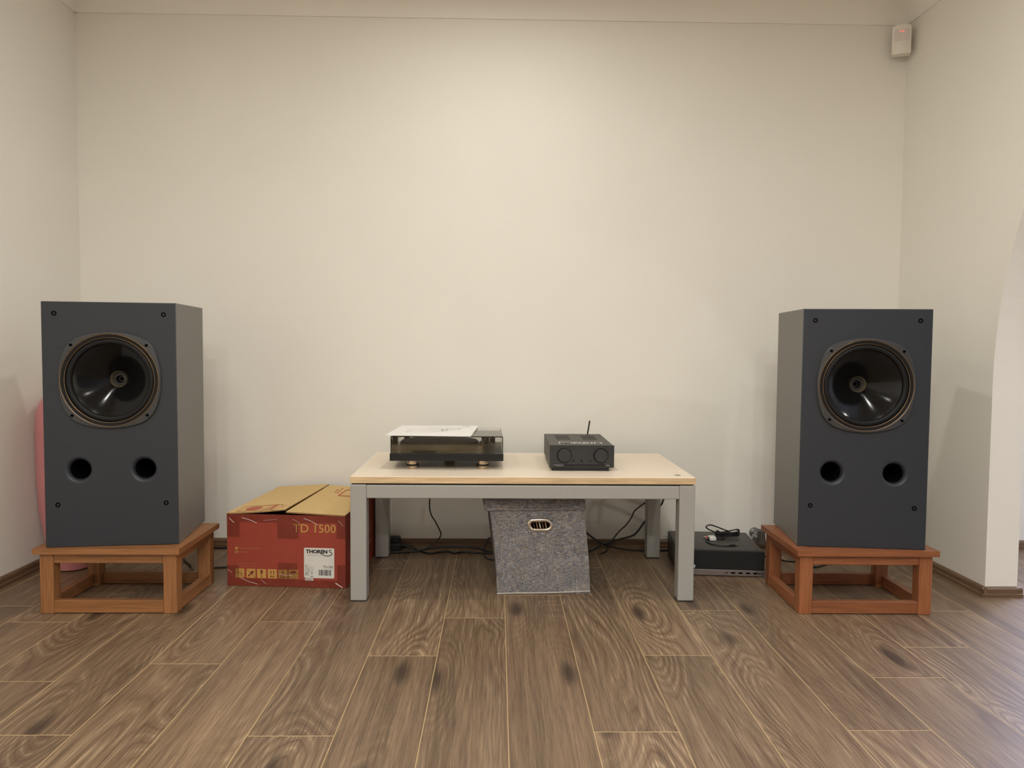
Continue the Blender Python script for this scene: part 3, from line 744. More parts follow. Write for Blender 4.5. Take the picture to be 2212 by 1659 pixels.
# front panel with a slot for the grommet
gz, gx = 0.2425, 0.0055
oval = [(gx + 0.0185 * c + (0.019 if c > 0 else -0.019), gz + 0.0155 * s) for c, s in [(math.cos(math.radians(a)), math.sin(math.radians(a))) for a in list(range(-90, 91, 15)) + list(range(90, 271, 15))]]
def stadium(th):
    """boundary of the oval slot in direction th from its centre"""
    c, q = math.cos(th), math.sin(th); lo, hi = 0.0, 0.1
    for _ in range(40):
        m_ = (lo + hi) / 2; x, z = m_ * c, m_ * q
        dx = max(0.0, abs(x) - 0.019); inside = (dx / 0.0185) ** 2 + (z / 0.0155) ** 2 < 1
        lo, hi = (m_, hi) if inside else (lo, m_)
    return gx + lo * c, gz + lo * q
def fabric_front():
    bm = BM(); ztop = BH - 0.03; outer = []
    for k in range(14): outer.append((-hb + 2 * hb * k / 14, 0))
    for k in range(14): outer.append((hb, ztop * k / 14))
    for k in range(14): outer.append((hb - 2 * hb * k / 14, ztop))
    for k in range(14): outer.append((-hb, ztop - ztop * k / 14))
    inner = [stadium(math.atan2(z - gz, x - gx)) for x, z in outer]
    n = len(outer); K = 8; rows = []
    for k in range(K + 1):
        q = k / K
        rows.append([bm.verts.new((a[0] + (b_[0] - a[0]) * q, 0, a[1] + (b_[1] - a[1]) * q)) for a, b_ in zip(inner, outer)])
    for A, B in zip(rows, rows[1:]):
        for i in range(n): bm.faces.new((A[i], A[(i + 1) % n], B[(i + 1) % n], B[i]))
    return bm
bm = fabric_front()
t2 = wall_grid(1, 8, -hb, hb, 0, BH - 0.03, BD); join(bm, t2)
for sx in (-hb, hb):
    g = wall_grid(8, 10, 0, BD, 0, BH - 0.03, 0); join(bm, g, Matrix.Translation((sx, 0, 0)) @ Matrix.Rotation(math.radians(90), 4, 'Z'))
bmesh.ops.remove_doubles(bm, verts=bm.verts[:], dist=1e-5)
slump(bm)
body = mk('body', bm, FAB, t)
md = body.modifiers.new('thick', 'SOLIDIFY'); md.thickness = 0.004; md.offset = -1
bm = box(BM(), -hb + 0.004, hb - 0.004, 0.004, BD - 0.004, 0.002, 0.008); mk('base_board', bm, HOLE, t)
bm = BM(); tube(bm, [(-hb, -0.001, 0.003), (-hb * .5, -0.002, 0.0045), (0, -0.0015, 0.004), (hb * .5, -0.002, 0.006), (hb, -0.001, 0.008)], 0.0028, 8, 6); mk('piping', bm, M('pale_piping', (176, 170, 160), 0.8), t, smooth=50)
# lid: a skirted tray
bm = BM(); o_ = 0.008
for k in range(1): box(bm, -hb - o_ - 0.010, hb + o_, -o_, BD + o_, BH - 0.044, BH, 0.006, 2)
bmesh.ops.subdivide_edges(bm, edges=[e for e in bm.edges if e.calc_length() > 0.1], cuts=6, use_grid_fill=True)
for f in [f for f in bm.faces if f.normal.z < -0.8]: pass
slump(bm); mk('lid', bm, FAB, t, smooth=40)
CHR = M('polished_steel', (205, 196, 184), 0.16, metal=1.0)
bm = BM(); n = len(oval); R = []
for q in range(10):
    a = 2 * math.pi * q / 10; rr_ = 0.0062; ring = []
    for i, (x, z) in enumerate(oval):
        dx, dz = x - gx, z - gz; sgn = 0.019 if dx > 0 else -0.019
        nx_, nz_ = (dx - sgn) / 0.0185, dz / 0.0155
        ring.append(bm.verts.new((x + nx_ * (0.002 + rr_ * math.cos(a)), -0.0012 + 0.0030 * math.sin(a), z + nz_ * (0.002 + rr_ * math.cos(a)))))
    R.append(ring)
for q in range(10):
    for i in range(n): bm.faces.new((R[q][i], R[q][(i + 1) % n], R[(q + 1) % 10][(i + 1) % n], R[(q + 1) % 10][i]))
bmesh.ops.remove_doubles(bm, verts=bm.verts[:], dist=1e-6)
slump(bm); mk('grommet', bm, CHR, t, smooth=50, label='polished metal oval grommet')
cols = [(118, 84, 52), (64, 46, 34), (142, 104, 66), (206, 192, 164), (92, 62, 40), (160, 128, 88)]
names = ['mid brown', 'dark brown', 'tan', 'cream', 'chestnut', 'pale tan']
for i in range(6):
    o = mk('record_sleeve', box(BM(), -0.002, 0.002, -0.13, 0.13, 0.0, 0.262, 0.0005, 1), M('sleeve_card_%d' % i, cols[i], 0.7), None, (BX + 0.000 + i * 0.0105, BY + 0.148, 0.0125), (0, math.radians(-13), BA))
    tag(o, names[i] + ' card sleeve leaning inside the fabric bin, seen through its grommet', 'record sleeve', 'sleeves inside the fabric bin')

# ------------------------------------------------------------------ carton
RED = M('red_carton', (150, 64, 48), 0.6, var=0.06, scale=90, spec=0.3)
KRAFT = M('kraft_board', (212, 180, 124), 0.75, var=0.04, scale=60, spec=0.2)
KEDGE = M('corrugated_edge', (150, 116, 74), 0.85, var=0.35, scale=260)
GOLD = M('gold_print', (188, 146, 74), 0.6, var=0.05); GOLD2 = M('gold_print_faint', (164, 100, 62), 0.6); REDP = M('red_print', (178, 92, 66), 0.7)
CX, CY, CA, CW, CDp, CHt = -0.750, 2.7242, -0.08, 0.4295, 0.519, 0.2600
t = empty('carton', (CX, CY, 0), CA, 'red brown cardboard turntable carton with kraft top flaps', 'box')
hc = CW / 2; wt = 0.004
bm = BM()
box(bm, -hc, hc, 0, wt, 0.001, CHt); box(bm, -hc, hc, CDp - wt, CDp, 0.001, CHt)
box(bm, -hc, -hc + wt, wt, CDp - wt, 0.001, CHt); box(bm, hc - wt, hc, wt, CDp - wt, 0.001, CHt)
box(bm, -hc + wt, hc - wt, wt, CDp - wt, 0.001, 0.006)
mk('box_body', bm, RED, t)
mk('minor_flap', box(BM(), -hc + 0.006, hc - 0.006, 0.005, 0.20, CHt - 0.010, CHt - 0.006), HOLE, t)  # near-black colour paints the shade inside the carton
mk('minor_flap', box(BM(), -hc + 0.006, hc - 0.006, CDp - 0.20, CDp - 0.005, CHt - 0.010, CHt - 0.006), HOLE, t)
def flap(x0, x1, zf0, zf1, zb0, zb1, bow):
    """flap surface: x0 hinge, x1 free edge; heights at front hinge/free and back hinge/free"""
    def fn(u, v, dz=0.0):
        z = (zf0 + (zf1 - zf0) * u) * (1 - v) + (zb0 + (zb1 - zb0) * u) * v + bow * math.sin(math.pi * u) * (1 - v)
        return (x0 + (x1 - x0) * u, -0.002 + (CDp + 0.002) * v, z + dz)
    bm = BM(); nx, ny = 8, 6; V = {}
    for s in (0, 1):
        for i in range(nx + 1):
            for j in range(ny + 1): V[i, j, s] = bm.verts.new(fn(i / nx, j / ny, 0.0 if s else -0.0045))
    for i in range(nx):
        for j in range(ny):
            bm.faces.new((V[i, j, 1], V[i + 1, j, 1], V[i + 1, j + 1, 1], V[i, j + 1, 1])); bm.faces.new((V[i, j, 0], V[i, j + 1, 0], V[i + 1, j + 1, 0], V[i + 1, j, 0]))
    ed = []
    for i in range(nx):
        ed.append(bm.faces.new((V[i, 0, 0], V[i + 1, 0, 0], V[i + 1, 0, 1], V[i, 0, 1]))); ed.append(bm.faces.new((V[i, ny, 0], V[i, ny, 1], V[i + 1, ny, 1], V[i + 1, ny, 0])))
    for j in range(ny):
        ed.append(bm.faces.new((V[0, j, 0], V[0, j, 1], V[0, j + 1, 1], V[0, j + 1, 0]))); ed.append(bm.faces.new((V[nx, j, 0], V[nx, j + 1, 0], V[nx, j + 1, 1], V[nx, j, 1])))
    for f in ed: f.material_index = 1
    return mk('flap', bm, [KRAFT, KEDGE], t), fn
fl, fnl = flap(-hc, -0.0008, CHt + 0.0035, CHt + 0.0215, CHt + 0.0035, CHt + 0.0175, -0.002)
fr_, fnr = flap(hc, 0.0008, CHt + 0.0035, CHt + 0.0125, CHt + 0.0035, CHt + 0.0135, 0.0)
def frame_rib(bm, u0, u1, v0, v1, wd, fn):
    for pts in ([(u0, v0), (u1, v0)], [(u1, v0), (u1, v1)], [(u1, v1), (u0, v1)], [(u0, v1), (u0, v0)]): ribbon(bm, pts, wd, fn)
bm = BM(); g = lambda u, v: fnl(u, v, 0.0006)
frame_rib(bm, 0.13, 0.80, 0.035, 0.20, 0.010, g); ribbon(bm, [(0.57, 0.035), (0.57, 0.20)], 0.012, g); ribbon(bm, [(0.70, 0.04), (0.70, 0.20)], 0.05, g); ribbon(bm, [(0.62, 0.06), (0.66, 0.19)], 0.02, g)
flat(bm, [(0.36 + 0.14 * math.cos(q), 0.115 + 0.062 * math.sin(q)) for q in [i * math.pi / 14 for i in range(28)]], g)
ribbon(bm, [(0.86, 0.08), (0.87, 0.12)], 0.02, g); ribbon(bm, [(0.88, 0.13), (0.89, 0.16)], 0.02, g)
mk('print', bm, REDP, fl)
bm = BM(); g2 = lambda u, v: fnr(u, v, 0.0006)
frame_rib(bm, 0.13, 0.55, 0.62, 0.86, 0.030, g2); ribbon(bm, [(0.32, 0.62), (0.32, 0.86)], 0.03, g2); ribbon(bm, [(0.64, 0.70), (0.66, 0.92)], 0.02, g2); ribbon(bm, [(0.70, 0.72), (0.72, 0.86)], 0.02, g2)
mk('print', bm, REDP, fr_)
E_ = -0.0006
F1 = lambda x, z: (x, E_, z)
F2 = lambda x, z: (x, E_ * 2.2, z)
F3 = lambda x, z: (x, E_ * 3, z)
mk('lettering', text_bm('TD 1500', 0.026, 0.181, 0.199, 0.229, F1, 0.004), GOLD, t)
mk('lettering', text_bm('high gloss black', -0.173, -0.090, 0.1325, 0.1415, F1, 0.01), GOLD2, t)
mk('lettering', text_bm('walnut', -0.173, -0.139, 0.1205, 0.1275, F1, 0.01), GOLD2, t)
mk('lettering', text_bm('developed in  Germany', -0.183, -0.102, 0.0775, 0.0850, F1), GOLD2, t)
mk('lettering', text_bm('produced in  Taiwan', -0.183, -0.105, 0.0675, 0.0740, F1), GOLD2, t)
sq = lambda x0, z0, s: [(x0, z0), (x0 + s, z0), (x0 + s, z0 + s), (x0, z0 + s)]
bm = BM(); flat(bm, sq(-0.1845, 0.1325, 0.0085), F1); flat(bm, sq(-0.1845, 0.1195, 0.0085), F1); mk('tick_boxes', bm, GOLD, t)
bm = BM(); flat(bm, sq(-0.1820, 0.1220, 0.0036), F2); mk('tick_mark', bm, DINK, t)
ICN = M('icon_red', (120, 48, 36), 0.6)
ix = [-0.185, -0.1445, -0.1055, -0.0665, -0.028, 0.0100]
for i, x in enumerate(ix):
    z = 0.0305; s = 0.0325
    bm = BM(); flat(bm, sq(x, z, s), F1); pic = mk('handling_symbol', bm, GOLD, t)
    g = lambda u, v: F2(x + u * s, z + v * s)
    bm = BM()
    if i == 0:
        for u in (0.37, 0.64): ribbon(bm, [(u, 0.12), (u, 0.88)], 0.05, g)
        ribbon(bm, [(0.08, 0.98), (0.94, 0.04)], 0.045, g); ribbon(bm, [(0.05, 0.5), (0.25, 0.5)], 0.05, g); ribbon(bm, [(0.75, 0.5), (0.95, 0.5)], 0.05, g)
    elif i == 1:
        flat(bm, arc(0.66, 0.64, 0.17, -45, 135) + arc(0.50, 0.48, 0.12, 135, 315), g)
        flat(bm, arc(0.30, 0.28, 0.13, 0, 340), g); ribbon(bm, [(0.06, 0.97), (0.95, 0.05)], 0.04, g)
    elif i == 2:
        flat(bm, [(0.36, 0.90), (0.36, 0.62), (0.42, 0.50), (0.5, 0.46), (0.58, 0.50), (0.64, 0.62), (0.64, 0.90)], g); ribbon(bm, [(0.5, 0.48), (0.5, 0.16)], 0.06, g); ribbon(bm, [(0.40, 0.12), (0.60, 0.12)], 0.05, g)
    elif i == 3:
        for u in (0.35, 0.66):
            ribbon(bm, [(u, 0.34), (u, 0.72)], 0.06, g); flat(bm, [(u - 0.11, 0.68), (u + 0.11, 0.68), (u, 0.88)], g)
        ribbon(bm, [(0.20, 0.19), (0.76, 0.19)], 0.10, g)
    elif i == 4:
        ribbon(bm, [(0.2, 0.17), (0.8, 0.17)], 0.09, g); ribbon(bm, [(0.2, 0.38), (0.8, 0.38)], 0.05, g)
        join(bm, text_bm('9', 0.38, 0.62, 0.50, 0.88, g, 0.02))
    else:
        flat(bm, [(0.5 + 0.40 * math.cos(q), 0.62 + 0.27 * math.sin(q)) for q in [j * math.pi / 12 for j in range(13)]], g); ribbon(bm, [(0.5, 0.64), (0.5, 0.2), (0.56, 0.12), (0.6, 0.2)], 0.045, g)
    mk('icon', bm, ICN, pic)
LABEL = M('white_label', (214, 211, 203), 0.45, var=0.01)
bm = BM(); prism(bm, rrect(0.0655, 0.1750, 0.0355, 0.1440, 0.005), 1, -0.0008, -0.0001)
lab = mk('shipping_label', bm, LABEL, t, label='white rounded product label')
L1 = lambda x, z: (x, -0.0014, z)
bm = BM(); prism(bm, rrect(0.0690, 0.0990, 0.0255, 0.0335, 0.001), 1, -0.0008, -0.0001); sm = mk('serial_label', bm, LABEL, t)
mk('print', ribbon(BM(), [(0.0725, 0.0300), (0.0960, 0.0293)], 0.0022, L1), INK, sm)
# wordmark: letters plus the sweeping tail that runs from the R under the E and N into the S
mk('lettering', text_bm('THOREN', 0.0722, 0.1505, 0.1245, 0.1385, L1, 0.05), DINK, lab)
bm = BM()
ribbon(bm, [(0.1655, 0.1362), (0.1620, 0.1378), (0.1580, 0.1372), (0.1562, 0.1345), (0.1580, 0.1318), (0.1630, 0.1295), (0.1668, 0.1260), (0.1665, 0.1220), (0.1625, 0.1188), (0.1560, 0.1168), (0.1470, 0.1162), (0.1390, 0.1178), (0.1320, 0.1210), (0.1265, 0.1250)], 0.0027, L1)
mk('lettering_tail', bm, DINK, lab)
mk('lettering', text_bm('www.thorens.com', 0.0758, 0.1290, 0.1168, 0.1200, L1), INK, lab)
mk('lettering', text_bm('TD1500', 0.1340, 0.1695, 0.0725, 0.0810, L1, 0.0), DINK, lab)
mk('lettering', text_bm('walnut', 0.0755, 0.0865, 0.0805, 0.0830, L1), INK, lab)
mk('lettering', text_bm('Made in Taiwan', 0.0755, 0.1005, 0.0735, 0.0758, L1), INK, lab)
bm = BM()
for z in (0.0820, 0.0782, 0.0742): flat(bm, sq(0.0712, z - 0.0010, 0.0024), L1)
mk('bullet_marks', bm, DINK, lab)
bm = BM(); ribbon(bm, arc(0.0757, 0.0660, 0.0048, 70, 290), 0.0011, L1); ribbon(bm, arc(0.0842, 0.0660, 0.0048, 70, 290), 0.0011, L1); ribbon(bm, [(0.0796, 0.0660), (0.0834, 0.0660)], 0.0010, L1)
ribbon(bm, arc(0.0935, 0.0660, 0.0044, 0, 360, 20), 0.0006, L1)
mk('approval_marks', bm, DINK, lab)
mk('lettering', text_bm('EAC', 0.0705, 0.0840, 0.0450, 0.0585, L1, 0.0), DINK, lab)
bm = BM(); ribbon(bm, [(0.0905, 0.0570), (0.0975, 0.0470)], 0.0007, L1); ribbon(bm, [(0.0975, 0.0570), (0.0905, 0.0470)], 0.0007, L1); ribbon(bm, [(0.0900, 0.0575), (0.0980, 0.0575)], 0.0008, L1); ribbon(bm, [(0.0885, 0.0415), (0.0985, 0.0415)], 0.0020, L1)
mk('waste_bin_mark', bm, DINK, lab)
bm = BM(); x = 0.1180; rs = random.Random(3)
while x < 0.1625:
    wb = rs.choice([0.0005, 0.0008, 0.0013]); flat(bm, [(x, 0.0455), (x + wb, 0.0455), (x + wb, 0.0665), (x, 0.0665)], L1); x += wb + rs.choice([0.0006, 0.0009, 0.0014])
mk('barcode', bm, DINK, lab)
TAPE = tape_mat()
T1 = -0.0022
for (x0, x1, za, zb_) in ((-hc - 0.0008, -0.168, 0.178, CHt + 0.001), (-0.031, 0.047, 0.175, CHt + 0.001), (0.184, hc + 0.0008, 0.178, CHt + 0.001), (-0.168, -0.031, 0.232, CHt), (0.047, 0.184, 0.234, CHt),
                         (-0.029, 0.041, 0.028, 0.088), (-hc - 0.0008, hc + 0.0008, 0.002, 0.028), (-hc - 0.0008, -0.172, 0.028, 0.075), (0.186, hc + 0.0008, 0.028, 0.085)):
    mk('tape', box(BM(), x0, x1, T1, T1 + 0.0004, za, zb_), TAPE, t)
GL = M('tape_glint', (232, 214, 206), 0.25)  # pale strokes paint light glints on the crinkled tape
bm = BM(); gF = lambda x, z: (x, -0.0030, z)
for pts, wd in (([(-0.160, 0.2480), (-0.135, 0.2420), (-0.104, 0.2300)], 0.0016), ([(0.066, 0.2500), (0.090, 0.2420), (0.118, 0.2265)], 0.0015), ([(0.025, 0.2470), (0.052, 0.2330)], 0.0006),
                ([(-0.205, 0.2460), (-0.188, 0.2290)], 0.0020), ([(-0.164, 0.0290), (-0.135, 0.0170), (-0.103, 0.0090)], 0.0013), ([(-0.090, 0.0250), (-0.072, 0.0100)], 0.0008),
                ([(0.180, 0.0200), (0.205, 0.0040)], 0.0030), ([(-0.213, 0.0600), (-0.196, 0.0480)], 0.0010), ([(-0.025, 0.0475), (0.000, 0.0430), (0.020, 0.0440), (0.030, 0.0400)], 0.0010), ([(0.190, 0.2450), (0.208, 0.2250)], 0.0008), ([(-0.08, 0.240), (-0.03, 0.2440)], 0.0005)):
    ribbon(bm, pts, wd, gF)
mk('tape_glint', bm, GL, t)
FS = lambda y, z: (hc + 0.0006, y, z)
mk('lettering', text_bm('THORENS', 0.12, 0.40, 0.105, 0.165, FS, 0.02), GOLD2, t)
bm = BM(); ribbon(bm, [(0.40, 0.135), (0.42, 0.11), (0.40, 0.085), (0.34, 0.078), (0.28, 0.09), (0.25, 0.11)], 0.010, FS); mk('lettering_tail', bm, GOLD2, t)

# ------------------------------------------------------------------ desktop computer
t = empty('desktop_computer', (0.8512, 2.8649, 0), -0.0959, 'small black desktop computer lying on the floor by the baseboard', 'computer')
PCB = M('pc_case', (50, 47, 45), 0.45, var=0.05, scale=300, bump=0.1, bscale=900)
PCF = M('pc_mesh', (13, 13, 13), 0.7, var=0.25, scale=900)
PCS = M('pc_silver', (136, 126, 124), 0.35, metal=0.6)
hw, dp, ht = 0.1621, 0.309, 0.0979
mk('case', box(BM(), -hw, hw, 0.012, dp, 0.003, ht, 0.006, 3), PCB, t, smooth=40)
bez = mk('bezel', box(BM(), -hw, hw, 0.0, 0.014, 0.026, ht, 0.002, 2), PCF, t)
st_ = mk('silver_strip', box(BM(), -hw, hw, -0.001, 0.014, 0.003, 0.0255, 0.0015, 1), PCS, t)
mk('foot_strip', box(BM(), -hw + 0.01, hw - 0.01, 0.01, dp - 0.02, 0.0, 0.0035), BLK, t)
pf = lambda x, z: (x, -0.0016, z)
for x, w_, h_ in ((0.0160, 0.0110, 0.0028), (0.0385, 0.0155, 0.0058), (0.0665, 0.0155, 0.0058), (0.0945, 0.0150, 0.0058), (0.1215, 0.0155, 0.0058)):
    mk('usb_port', box(BM(), x, x + w_, -0.0016, 0.0, 0.0150 - h_ / 2, 0.0150 + h_ / 2), HOLE, st_)
for x in (0.1475, 0.1570):
    mk('audio_jack', lathe(BM(), [(0, -0.0016), (0.0024, -0.0016), (0.0026, -0.0008)], 16, Matrix.Translation((x - 0.004, 0, 0.0142)) @ AXF), HOLE, st_)
bm = BM(); ribbon(bm, arc(-0.098, 0.0145, 0.0065, 0, 360, 24), 0.0010, pf); mk('power_ring', bm, M('ring_grey', (96, 88, 86), 0.5), st_)
bm = BM()
for x in (-0.072, -0.066, -0.060, -0.052, -0.047): flat(bm, [(x, 0.0140), (x + 0.0035, 0.0140), (x + 0.0035, 0.0158), (x, 0.0158)], pf)
mk('model_print', bm, M('ring_grey', (96, 88, 86), 0.5), st_)
mk('sticker', box(BM(), -0.112, -0.0955, -0.0006, 0.001, 0.0305, 0.0425), M('pale_sticker', (190, 200, 210), 0.4), bez)

# black AV lead coiled on the computer
t = empty('coiled_cable', (0.905, 3.03, ht), 0, 'black coiled audio lead with red and white plugs lying on the computer', 'cable')
def rel(pts, o): return [(p[0] - o[0], p[1] - o[1], p[2] - o[2]) for p in pts]
O_ = (0.905, 3.03, ht)
CORD = M('black_cord', (17, 17, 18), 0.42, var=0.1)
bm = BM()
tube(bm, rel([(0.940, 3.07, 0.104), (0.925, 3.075, 0.106), (0.893, 3.08, 0.116), (0.867, 3.08, 0.126), (0.852, 3.08, 0.137), (0.859, 3.08, 0.145), (0.874, 3.08, 0.146), (0.898, 3.08, 0.138), (0.927, 3.08, 0.127), (0.950, 3.085, 0.118)], O_), 0.0026, 8, 8)
for i in range(5):
    dz = 0.0035 * i; dy = 0.010 * (i % 3)
    tube(bm, rel([(0.890, 3.07 + dy, 0.102 + dz), (0.925, 3.075 + dy, 0.103 + dz), (0.955, 3.10 - dy, 0.107 + dz), (0.980, 3.10 - dy, 0.112 + dz), (0.992, 3.095, 0.108 + dz), (0.980, 3.075, 0.104 + dz), (0.950, 3.07, 0.104 + dz), (0.915, 3.065 + dy, 0.104 + dz), (0.890, 3.065 + dy, 0.103 + dz)], O_), 0.0026, 8, 6)
tube(bm, rel([(0.905, 3.07, 0.105), (0.912, 3.055, 0.1025), (0.915, 3.037, 0.1012), (0.900, 3.030, 0.1010), (0.880, 3.032, 0.1035), (0.868, 3.034, 0.105)], O_), 0.0024, 8, 6)
tube(bm, rel([(0.925, 3.072, 0.104), (0.902, 3.062, 0.102), (0.880, 3.058, 0.102), (0.862, 3.050, 0.104)], O_), 0.0024, 8, 6)
tube(bm, rel([(0.846, 3.030, 0.103), (0.830, 2.995, 0.1010), (0.842, 2.951, 0.1008), (0.866, 2.932, 0.1008), (0.890, 2.927, 0.1008), (0.902, 2.928, 0.1010)], O_), 0.0024, 8, 6)
mk('cord', bm, CORD, t, smooth=50)
mk('cable_tie', box(BM(), -0.012, 0.0, 0.035, 0.055, 0.003, 0.027, 0.002, 1), BLK, t)
def plug(p, d, mat, name, r=0.0046, ln=0.022, tip=0.010):
    d = Vector(d).normalized(); q = Vector((0, 0, 1)).rotation_difference(d).to_matrix().to_4x4()
    m_ = Matrix.Translation(Vector(p) - Vector(O_)) @ q
    b_ = mk(name, lathe(BM(), [(0, 0), (r * 0.6, 0), (r, ln * 0.35), (r, ln), (0, ln)], 20, m_), mat, t, smooth=40)
    mk('pin', lathe(BM(), [(r * 0.8, ln), (r * 0.8, ln + tip * 0.55), (r * 0.32, ln + tip * 0.6), (r * 0.32, ln + tip), (0, ln + tip)], 16, m_), CHR, b_, smooth=30)
plug((0.864, 3.050, 0.104), (-1, 0.08, -0.02), M('red_plug', (196, 84, 76), 0.4), 'red_plug')
plug((0.866, 3.034, 0.104), (-1, -0.1, 0), M('black_plug', (26, 26, 26), 0.4), 'black_plug')
mk('white_clip', box(BM(), 0.850 - O_[0], 0.876 - O_[0], 3.012 - O_[1], 3.050 - O_[1], 0.0005, 0.0145, 0.003, 2), M('white_plastic', (222, 222, 218), 0.35), t)
plug((0.900, 2.928, 0.102), (1, 0.28, 0.02), M('black_plug', (26, 26, 26), 0.4), 'jack_plug', 0.0040, 0.026, 0.018)

# ------------------------------------------------------------------ gas outlet on the wall
t = empty('gas_outlet', (1.120, D, 0.066), 0, 'grey metal gas outlet valve fixed low on the wall behind the computer', 'valve')
ZINC = M('dull_zinc', (150, 148, 144), 0.35, metal=0.8)
AXB = Matrix.Rotation(math.radians(90), 4, 'X')
mk('wall_flange', lathe(BM(), [(0, 0), (0.024, 0), (0.022, 0.006), (0.013, 0.009), (0.012, 0.05), (0.0, 0.05)], 28, AXB), ZINC, t, smooth=30)
b_ = BM(); lathe(b_, [(0, -0.030), (0.0165, -0.030), (0.0175, -0.026), (0.0175, 0.018), (0.0185, 0.020), (0.0185, 0.028), (0.0150, 0.029), (0.0140, 0.018), (0, 0.016)], 32, Matrix.Translation((0.004, -0.070, 0)))
mk('valve_body', b_, ZINC, t, smooth=30)
b_ = BM(); lathe(b_, [(0, 0), (0.012, 0), (0.014, 0.003), (0.014, 0.016), (0.009, 0.020), (0, 0.021)], 24, Matrix.Translation((-0.012, -0.070, -0.002)) @ Matrix.Rotation(math.radians(-90), 4, 'Y'))
mk('knob', b_, ZINC, t, smooth=30)

# ------------------------------------------------------------------ cords and power board
def cord(name, pts, r, label, cat='cord', mat=None, n=8):
    o = mk(name, tube(BM(), pts, r, 8, n), mat or CORD, smooth=60); tag(o, label, cat); return o
cord('hanging_cable', [(-0.265, 3.055, 0.470), (-0.270, 3.110, 0.450), (-0.276, 3.165, 0.436), (-0.280, 3.195, 0.390), (-0.280, 3.20, 0.300), (-0.281, 3.20, 0.224), (-0.281, 3.20, 0.188), (-0.274, 3.20, 0.157), (-0.256, 3.20, 0.127), (-0.240, 3.20, 0.096), (-0.233, 3.20, 0.075), (-0.241, 3.20, 0.057), (-0.256, 3.20, 0.042), (-0.290, 3.19, 0.020), (-0.330, 3.19, 0.004)], 0.0028,
     'thin black cable hanging behind the table from the turntable')
cord('signal_cable', [(0.330, 3.062, 0.460), (0.334, 3.110, 0.440), (0.345, 3.170, 0.434), (0.400, 3.205, 0.395), (0.560, 3.205, 0.330), (0.655, 3.2, 0.262), (0.649, 3.2, 0.231), (0.622, 3.2, 0.211), (0.581, 3.2, 0.177), (0.569, 3.2, 0.151), (0.545, 3.2, 0.116), (0.519, 3.2, 0.092), (0.493, 3.2, 0.059), (0.473, 3.19, 0.032), (0.457, 3.17, 0.012), (0.430, 3.16, 0.004)], 0.0028,
     'thin black cable looping down from the amplifier behind the table')
cord('mains_cable', [(0.365, 3.062, 0.455), (0.370, 3.110, 0.436), (0.385, 3.170, 0.434), (0.450, 3.215, 0.400), (0.640, 3.215, 0.335), (0.704, 3.205, 0.260), (0.699, 3.2, 0.217), (0.684, 3.2, 0.194), (0.650, 3.2, 0.162), (0.623, 3.2, 0.129), (0.590, 3.2, 0.084), (0.566, 3.2, 0.069), (0.529, 3.2, 0.059), (0.489, 3.2, 0.049), (0.448, 3.2, 0.036), (0.416, 3.19, 0.018), (0.380, 3.18, 0.006)], 0.0040,
     'thick black cable sagging from the amplifier past the rear table leg')
cord('extension_cord', [(0.330, 3.21, 0.110), (0.381, 3.2, 0.081), (0.407, 3.2, 0.062), (0.438, 3.2, 0.043), (0.473, 3.21, 0.026), (0.530, 3.215, 0.012), (0.591, 3.215, 0.006), (0.640, 3.215, 0.005), (0.681, 3.215, 0.005), (0.740, 3.22, 0.005), (0.80, 3.225, 0.005)], 0.0042,
     'black cord running from behind the fabric bin along the baseboard to the computer')
cord('floor_cable', [(-0.480, 3.17, 0.005), (-0.396, 3.175, 0.006), (-0.345, 3.18, 0.008), (-0.294, 3.19, 0.014), (-0.243, 3.20, 0.020), (-0.167, 3.20, 0.022), (-0.103, 3.20, 0.020), (-0.052, 3.19, 0.012), (-0.016, 3.18, 0.006), (0.100, 3.17, 0.005), (0.380, 3.175, 0.005)], 0.0048,
     'thick black cable lying along the floor from the power board to the fabric bin')
cord('speaker_lead', [(-0.400, 3.20, 0.030), (-0.345, 3.205, 0.012), (-0.307, 3.18, 0.005), (-0.274, 3.16, 0.004), (-0.248, 3.175, 0.004), (-0.205, 3.185, 0.006), (-0.174, 3.165, 0.004), (-0.141, 3.18, 0.005), (-0.060, 3.17, 0.004), (0.060, 3.16, 0.004)], 0.0038,
     'slim black lead snaking on the floor beneath the turntable')
cord('looped_cord', [(0.060, 3.11, 0.100), (-0.018, 3.1, 0.088), (-0.036, 3.1, 0.078), (-0.043, 3.1, 0.060), (-0.053, 3.09, 0.030), (-0.040, 3.08, 0.008), (-0.015, 3.07, 0.004), (0.050, 3.07, 0.004)], 0.0034,
     'black cord looped beside the back of the fabric bin')
cord('brown_lead', [(-1.300, 3.120, 0.150), (-1.290, 3.100, 0.060), (-1.248, 3.057, 0.010), (-1.190, 2.978, 0.007), (-1.164, 2.933, 0.006), (-1.162, 2.896, 0.006), (-1.190, 2.882, 0.006), (-1.255, 2.884, 0.006), (-1.330, 2.89, 0.006)], 0.0050,
     'grey brown speaker cable curling on the floor behind the golden brown stand', mat=M('grey_brown_cord', (92, 74, 62), 0.5))
cord('black_lead', [(-1.300, 2.860, 0.004), (-1.189, 2.868, 0.004), (-1.132, 2.885, 0.004), (-1.107, 2.939, 0.004), (-1.040, 2.955, 0.004), (-0.990, 2.957, 0.004)], 0.0036,
     'black cable on the floor between the golden brown stand and the carton')
cord('wall_lead', [(-1.30, 3.235, 0.005), (-1.179, 3.235, 0.005), (-1.080, 3.235, 0.005), (-0.985, 3.235, 0.005)], 0.0040,
     'black cable along the baseboard behind the carton')
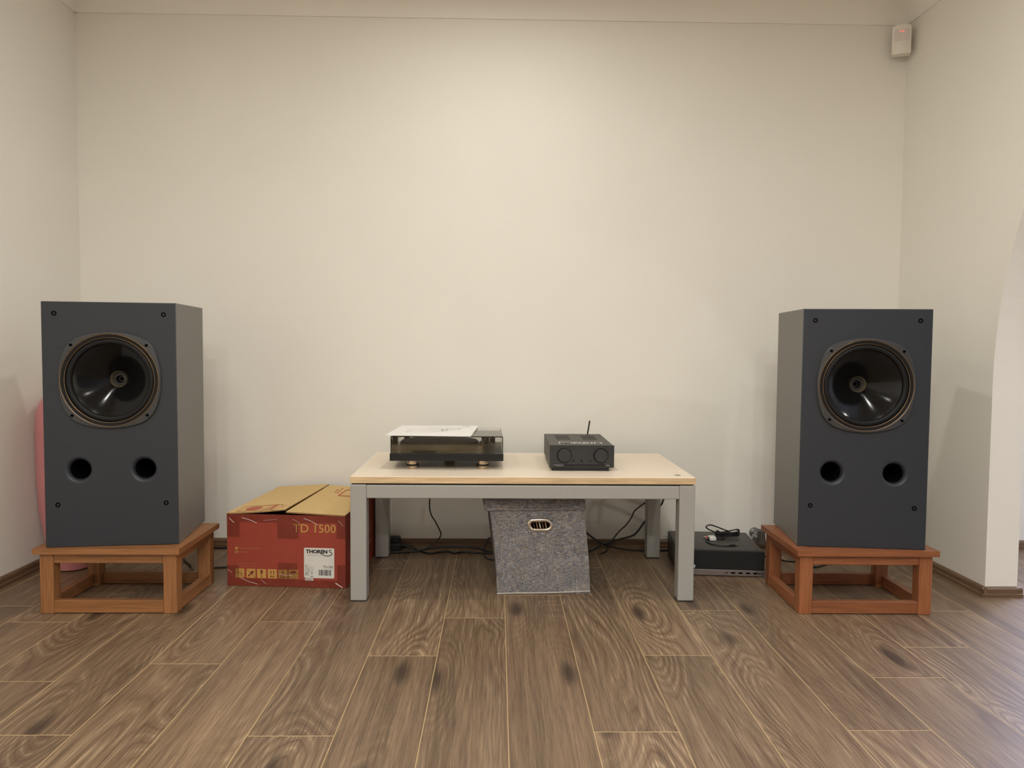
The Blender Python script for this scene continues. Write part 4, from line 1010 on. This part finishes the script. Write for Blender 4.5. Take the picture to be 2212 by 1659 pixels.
cord('stand_lead', [(1.095, 3.16, 0.003), (1.154, 3.094, 0.003), (1.183, 3.062, 0.003), (1.221, 3.054, 0.003), (1.252, 2.983, 0.003), (1.290, 2.995, 0.003), (1.36, 3.05, 0.003)], 0.0028,
     'thin black cable on the floor behind the reddish brown stand')
t = empty('power_board', (-0.425, 3.228, 0), 0, 'black power board on the floor behind the rear table leg', 'power board')
mk('housing', box(BM(), -0.060, 0.022, -0.026, 0.026, 0, 0.034, 0.004, 2), BLK, t)
mk('plug', box(BM(), -0.030, 0.018, -0.018, 0.018, 0.034, 0.058, 0.004, 2), BLK, t)
mk('plug_grip', lathe(BM(), [(0, 0), (0.010, 0), (0.007, 0.03), (0.004, 0.05), (0, 0.05)], 16, Matrix.Translation((0.022, -0.01, 0.02)) @ Matrix.Rotation(math.radians(90), 4, 'Y')), BLK, t, smooth=40)



# ------------------------------------------------------------------ pink vessel behind the speaker
PINK = M('pink_plastic', (210, 138, 140), 0.35, var=0.02, scale=6)
prof = [(0, 0.0), (0.060, 0.0), (0.069, 0.006), (0.078, 0.05), (0.098, 0.14), (0.112, 0.24), (0.1175, 0.36), (0.1185, 0.48), (0.1180, 0.56), (0.113, 0.610), (0.100, 0.645), (0.078, 0.668), (0.045, 0.678), (0, 0.680)]
b_ = mk('floor_vase', lathe(BM(), prof, 56), PINK, None, (-1.6335, 2.965, 0), smooth=40)
tag(b_, 'pink rounded plastic vessel standing on the floor behind the speaker', 'vessel')

# ------------------------------------------------------------------ motion sensor
t = empty('motion_sensor', (1.664, 3.226, 2.143), math.radians(-22), 'white motion sensor with red light mounted high in the wall corner', 'sensor')
SEN = M('sensor_white', (232, 226, 216), 0.4, var=0.01)
bm = BM(); n = 10; A = []; hs_ = 0.0355; zz = 0.0585
poly = [(hs_, 0.018), (-hs_, 0.018)] + [(-hs_ + 2 * hs_ * i / n, -0.014 - 0.010 * math.sin(math.pi * i / n)) for i in range(n + 1)]
prism(bm, poly, 2, -zz, zz); bmesh.ops.bevel(bm, geom=[e for e in bm.edges if abs(e.verts[0].co.z - e.verts[1].co.z) < 1e-6], offset=0.003, segments=2, affect='EDGES')
mk('housing', bm, SEN, t, smooth=40)
bm = BM()
poly = [(-0.027 + 0.054 * i / n, -0.0165 - 0.0085 * math.sin(math.pi * (0.12 + 0.76 * i / n))) for i in range(n + 1)] + [(0.027, -0.008), (-0.027, -0.008)]
prism(bm, poly, 2, -0.006, 0.040); mk('lens', bm, M('sensor_lens', (222, 212, 204), 0.3), t, smooth=40)
LED = M('red_led', (255, 120, 110), 0.4, emit=(255, 70, 60), estr=1.6)
for dx, r in ((0.004, 0.0030), (-0.006, 0.0022)):
    bm = lathe(BM(), [(0, -0.0012), (r * 0.8, -0.0010), (r, 0.0)], 16, Matrix.Translation((dx, -0.0248, 0.0315)) @ AXF); mk('led', bm, LED, t)
mk('bracket', box(BM(), -0.012, 0.012, 0.018, 0.046, -0.03, 0.03, 0.002, 1), SEN, t)
